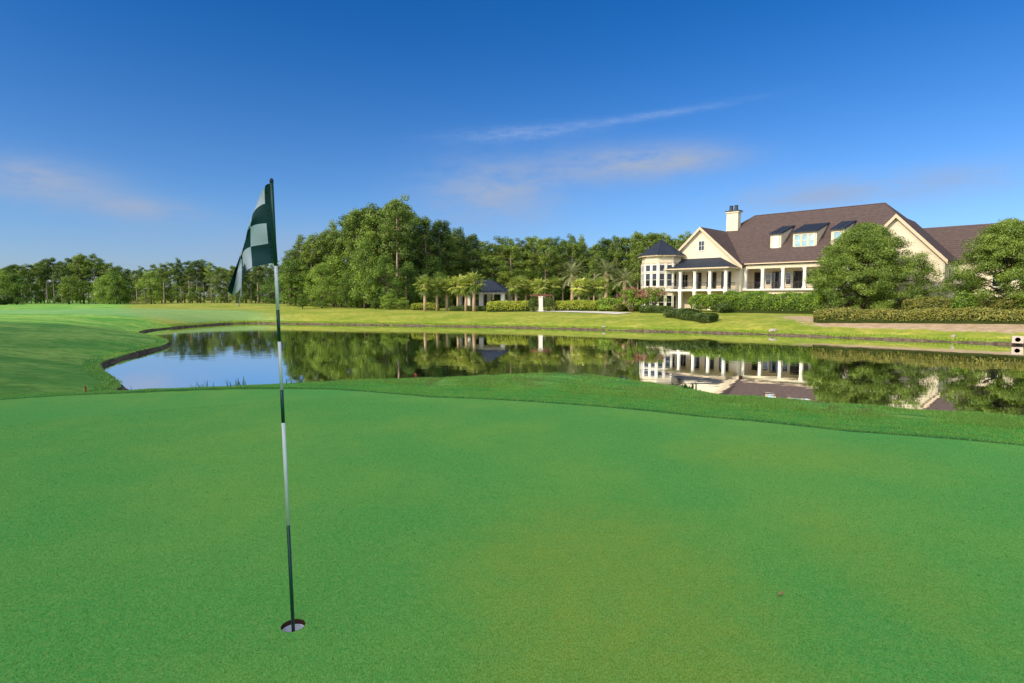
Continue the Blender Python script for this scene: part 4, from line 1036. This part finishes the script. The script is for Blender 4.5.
# ------------------------------------------------------------------ flagstick and cup
hz = H1(HX, HY)
cup = tag(empty('golf_cup', (HX, HY, hz)), 'white lined golf hole cut in the putting green at the foot of the flagstick', 'golf hole')
def ringwall(z0, z1, r0, r1=None, n=48):
    m_ = MB(); r1 = r1 or r0
    a_ = [(r0 * math.cos(2 * math.pi * k / n), r0 * math.sin(2 * math.pi * k / n), z0) for k in range(n)]; b_ = [(r1 * math.cos(2 * math.pi * k / n), r1 * math.sin(2 * math.pi * k / n), z1) for k in range(n)]
    m_.add(a_ + b_, [(k, k + n, (k + 1) % n + n, (k + 1) % n) for k in range(n)]); return m_
m_ = ringwall(-.024, .001, HR - .0005, HR + .001); m_.build('soil_rim', M['soil'], cup, True)
m_ = ringwall(-.16, -.024, HR - .004); n_ = 48
m_.add([((HR - .004) * math.cos(2 * math.pi * k / n_), (HR - .004) * math.sin(2 * math.pi * k / n_), -.13) for k in range(n_)], [tuple(range(n_))])
m_.add([((HR - .004) * math.cos(2 * math.pi * k / n_), (HR - .004) * math.sin(2 * math.pi * k / n_), -.024) for k in range(n_)] + [((HR + .002) * math.cos(2 * math.pi * k / n_), (HR + .002) * math.sin(2 * math.pi * k / n_), -.0241) for k in range(n_)],
       [(k, k + n_, (k + 1) % n_ + n_, (k + 1) % n_) for k in range(n_)])
m_.build('liner', M['liner'], cup, True)

DEP = HY                                    # depth of the pin's plane
def pin(px_, py_, dy=0.):
    d = ray(px_, py_); t_ = (DEP + dy) / d[1]; return np.array([d[0] * t_, d[1] * t_, CAMZ + d[2] * t_])
base = pin(293.3, 631); topp = pin(271.6, 181.5)
ax_ = (topp - base); base_in = base - ax_ / np.linalg.norm(ax_) * .07
fsx = tag(empty('flagstick', (HX, HY, hz - .1)), 'green and white banded flagstick with a drooping checkered flag, standing in the hole', 'flagstick')
FO = np.array([HX, HY, hz - .1])
def stick_at_py(py_): return base + ax_ * (631 - py_) / (631 - 181.5)
bands_ = [(660, 520, 'green_paint'), (520, 416, 'white'), (416, 383, 'green_paint'), (383, 335.5, 'white'), (335.5, 304.5, 'green_paint'), (304.5, 262, 'white'), (262, 183, 'green_paint')]
m_ = MB(); mats_ = ['green_paint', 'white']
for p0, p1, mn in bands_:
    a_ = (base_in if p0 > 640 else stick_at_py(p0)) - FO; b_ = stick_at_py(p1) - FO
    rad = lambda p_: .0082 if p_ > 400 else .0076
    m_.tube([tuple(a_), tuple(b_)], [rad(p0), rad(p1)], 16, mats_.index(mn))
m_.build('pole', [M['green_paint'], M['white']], fsx, True)
m_ = MB(); tp = stick_at_py(183) - FO; u_ = ax_ / np.linalg.norm(ax_)
m_.tube([tuple(tp + u_ * q) for q in (0, .006, .016, .022)], [.0075, .009, .008, .003], 12); m_.build('finial', M['iron'], fsx, True)
# flag: hoist along the stick, fly end sagging
NU, NV = 60, 48
Ekeys = np.array([(0, 229, 288, .03), (.12, 229.5, 292, .05), (.30, 233.5, 295.5, .02), (.48, 239, 289, -.05), (.62, 243.5, 282, -.07), (.76, 242.5, 294, -.05), (.90, 240, 307, -.03), (1., 238, 306, -.01)])
OK_ = np.array([(0, 263., 185), (.25, 254.5, 205), (.5, 247.5, 225), (.75, 241.5, 248), (1, 246., 268)])
V = []
for j in range(NV + 1):
    b = j / NV
    S_ = np.array([271.8 + 6.0 * b, 183 + 79 * b])
    Ex, Ey, Ed = (np.interp(b, Ekeys[:, 0], Ekeys[:, k]) for k in (1, 2, 3))
    O_ = np.array([np.interp(b, OK_[:, 0], OK_[:, k]) for k in (1, 2)]); E_ = np.array([Ex, Ey])
    l0, l1 = np.hypot(*(O_ - S_)), np.hypot(*(E_ - O_)); a0 = min(l0 / 100., .5)
    for i in range(NU + 1):
        a = i / NU; acc = np.zeros(3)
        for k in range(-6, 7):         # soft bend at the fold
            aa = min(1, max(0, a + k * .02 * min(1, a * 8, (1 - a) * 8)))
            if aa < a0: acc[:2] += S_ + (O_ - S_) * aa / a0
            else:
                u = (aa - a0) / (1 - a0); acc[:2] += O_ + (E_ - O_) * u; acc[2] += .05 * (1 - b) * min(1, u * 4) + Ed * u
        acc /= 13
        dep = acc[2] + .034 * math.sin(b * 9 + a * 5.0) * a ** .6 + .012 * math.sin(b * 19 - a * 9) * a + .022 * math.sin(a * 11 + b * 2) * min(1, a * 3)
        V.append(pin(acc[0] + 1.2 * a * math.sin(b * 9 + a * 4), acc[1], dep) - FO)
V = np.array(V); fq, fm = [], []
for j in range(NV):
    for i in range(NU):
        k = j * (NU + 1) + i; fq.append((k, k + 1, k + NU + 2, k + NU + 1))
        ci_ = int(i / NU * 5.0); cj = int(j / NV * 4)
        g_ = 0 if (i < 5) else (1 if (((i >= 16) + (i >= 27) + (i >= 40) + cj) % 2 == 0) else 0)
        if i == 3 and (j * 7 % 11) < 3: g_ = 2
        fm.append(g_)
fl = np_mesh('flag', V, np.array(fq), [M['flag_green'], M['flag_white'], M['dashes']], mi=np.array(fm), smooth=True)
flo = link('flag', fl, fsx)

# ------------------------------------------------------------------ light and sky
SUN_AZ = math.atan2(-.8, -.6); SUN_EL = R(31)
sd = Vector((math.sin(SUN_AZ) * math.cos(SUN_EL), math.cos(SUN_AZ) * math.cos(SUN_EL), math.sin(SUN_EL)))
sl = bpy.data.lights.new('sun', 'SUN'); sl.energy = 3.7; sl.angle = R(.6); sl.color = (1.0, .87, .66)
so = bpy.data.objects.new('sun', sl); col.objects.link(so); so.rotation_euler = (-sd).to_track_quat('-Z', 'Y').to_euler(); so.location = (-40, -30, 60)

world = bpy.data.worlds.new('World'); sc.world = world; world.use_nodes = True
t = NT(world.node_tree); t.n.clear()
sky = t.node('ShaderNodeTexSky', sky_type='NISHITA', sun_disc=False, sun_elevation=SUN_EL, sun_rotation=SUN_AZ % (2 * math.pi), altitude=0, air_density=1.0, dust_density=.15, ozone_density=3.5)
tc = t.node('ShaderNodeTexCoord').outputs['Generated']
xyz = t.node('ShaderNodeSeparateXYZ', {0: t.node('ShaderNodeVectorMath', {0: tc}, operation='NORMALIZE').outputs[0]}).outputs
az = t.math('MULTIPLY', t.math('ARCTAN2', xyz[0], xyz[1]), 57.2958); el = t.math('MULTIPLY', t.math('ARCSINE', xyz[2]), 57.2958)
uv = t.node('ShaderNodeCombineXYZ', {0: az, 1: el}).outputs[0]
nA = t.noise(t.mapping(uv, (.13, .38, 1)), 1.0, 8, .68); nB = t.noise(t.mapping(uv, (.5, 2.2, 1)), 1.0, 8, .75)
def blob(u0, v0, su, sv, rot=0.):
    du = t.math('SUBTRACT', az, u0); dv = t.math('SUBTRACT', t.math('SUBTRACT', el, v0), t.math('MULTIPLY', du, math.tan(R(rot))))
    q = t.math('ADD', t.math('POWER', t.math('ABSOLUTE', t.math('DIVIDE', du, su)), 2.0), t.math('POWER', t.math('ABSOLUTE', t.math('DIVIDE', dv, sv)), 2.0))
    return t.math('EXPONENT', t.math('MULTIPLY', q, -1.0))
grey = None
for bl, amp in ((blob(-1.5, 9.8, 6.5, 2.8), 1.0), (blob(10.5, 12.3, 7.5, 1.6), .9), (blob(-39.5, 8.7, 5., 1.5), 1.1), (blob(-32.5, 7.2, 4.2, .9), .9), (blob(27, 8.6, 8, 1.4), .8), (blob(16, 12.5, 5, 1.2), .6), (blob(-20, 4, 16, 2.5), .5), (blob(38, 9, 6, 1.2), .5)):
    v_ = t.math('MULTIPLY', bl, amp); grey = v_ if grey is None else t.math('ADD', grey, v_)
gm = t.math('MULTIPLY', t.math('MULTIPLY', grey, t.ramp(nA, .20, .64)), .95, clamp=True)
wh = t.math('ADD', blob(1, 15.3, 6.5, .62, 3.6), t.math('MULTIPLY', blob(13, 16.4, 7, .30, 4.2), .9))
wm = t.math('MULTIPLY', t.math('MULTIPLY', wh, t.ramp(nB, .20, .75)), .28, clamp=True)
skc = t.node('ShaderNodeHueSaturation', {'Hue': .5, 'Saturation': 1.22, 'Value': 1.0, 'Color': sky.outputs[0]}).outputs[0]
skc = t.mix(1.0, skc, t.mix(t.ramp(el, 8., 28.), t.mix(t.ramp(el, 0., 9.), (.62, .70, 1.03), (.72, .87, 1.14)), (.20, .72, 1.10)), 'MULTIPLY')
skc = t.mix(gm, skc, (2.9, 3.65, 5.2)); skc = t.mix(wm, skc, (5.2, 6.0, 7.6))
# glow added to the unseen sky behind the photographer to brighten the shaded foreground
hd = Vector((-.50, -.62, .60)).normalized()
dt = t.math('MAXIMUM', t.node('ShaderNodeVectorMath', {0: t.node('ShaderNodeVectorMath', {0: tc}, operation='NORMALIZE').outputs[0], 1: tuple(hd)}, operation='DOT_PRODUCT').outputs['Value'], 0.0)
fill_glow = t.math('MULTIPLY', t.math('POWER', dt, 2.6), t.math('MULTIPLY_ADD', nA, .8, .6))
skc = t.mix(1.0, skc, t.mix(fill_glow, (0, 0, 0), (27., 26., 24.)), 'ADD')
bg = t.node('ShaderNodeBackground', {'Color': skc, 'Strength': .12})
ow = t.node('ShaderNodeOutputWorld'); t.l.new(bg.outputs[0], ow.inputs[0])
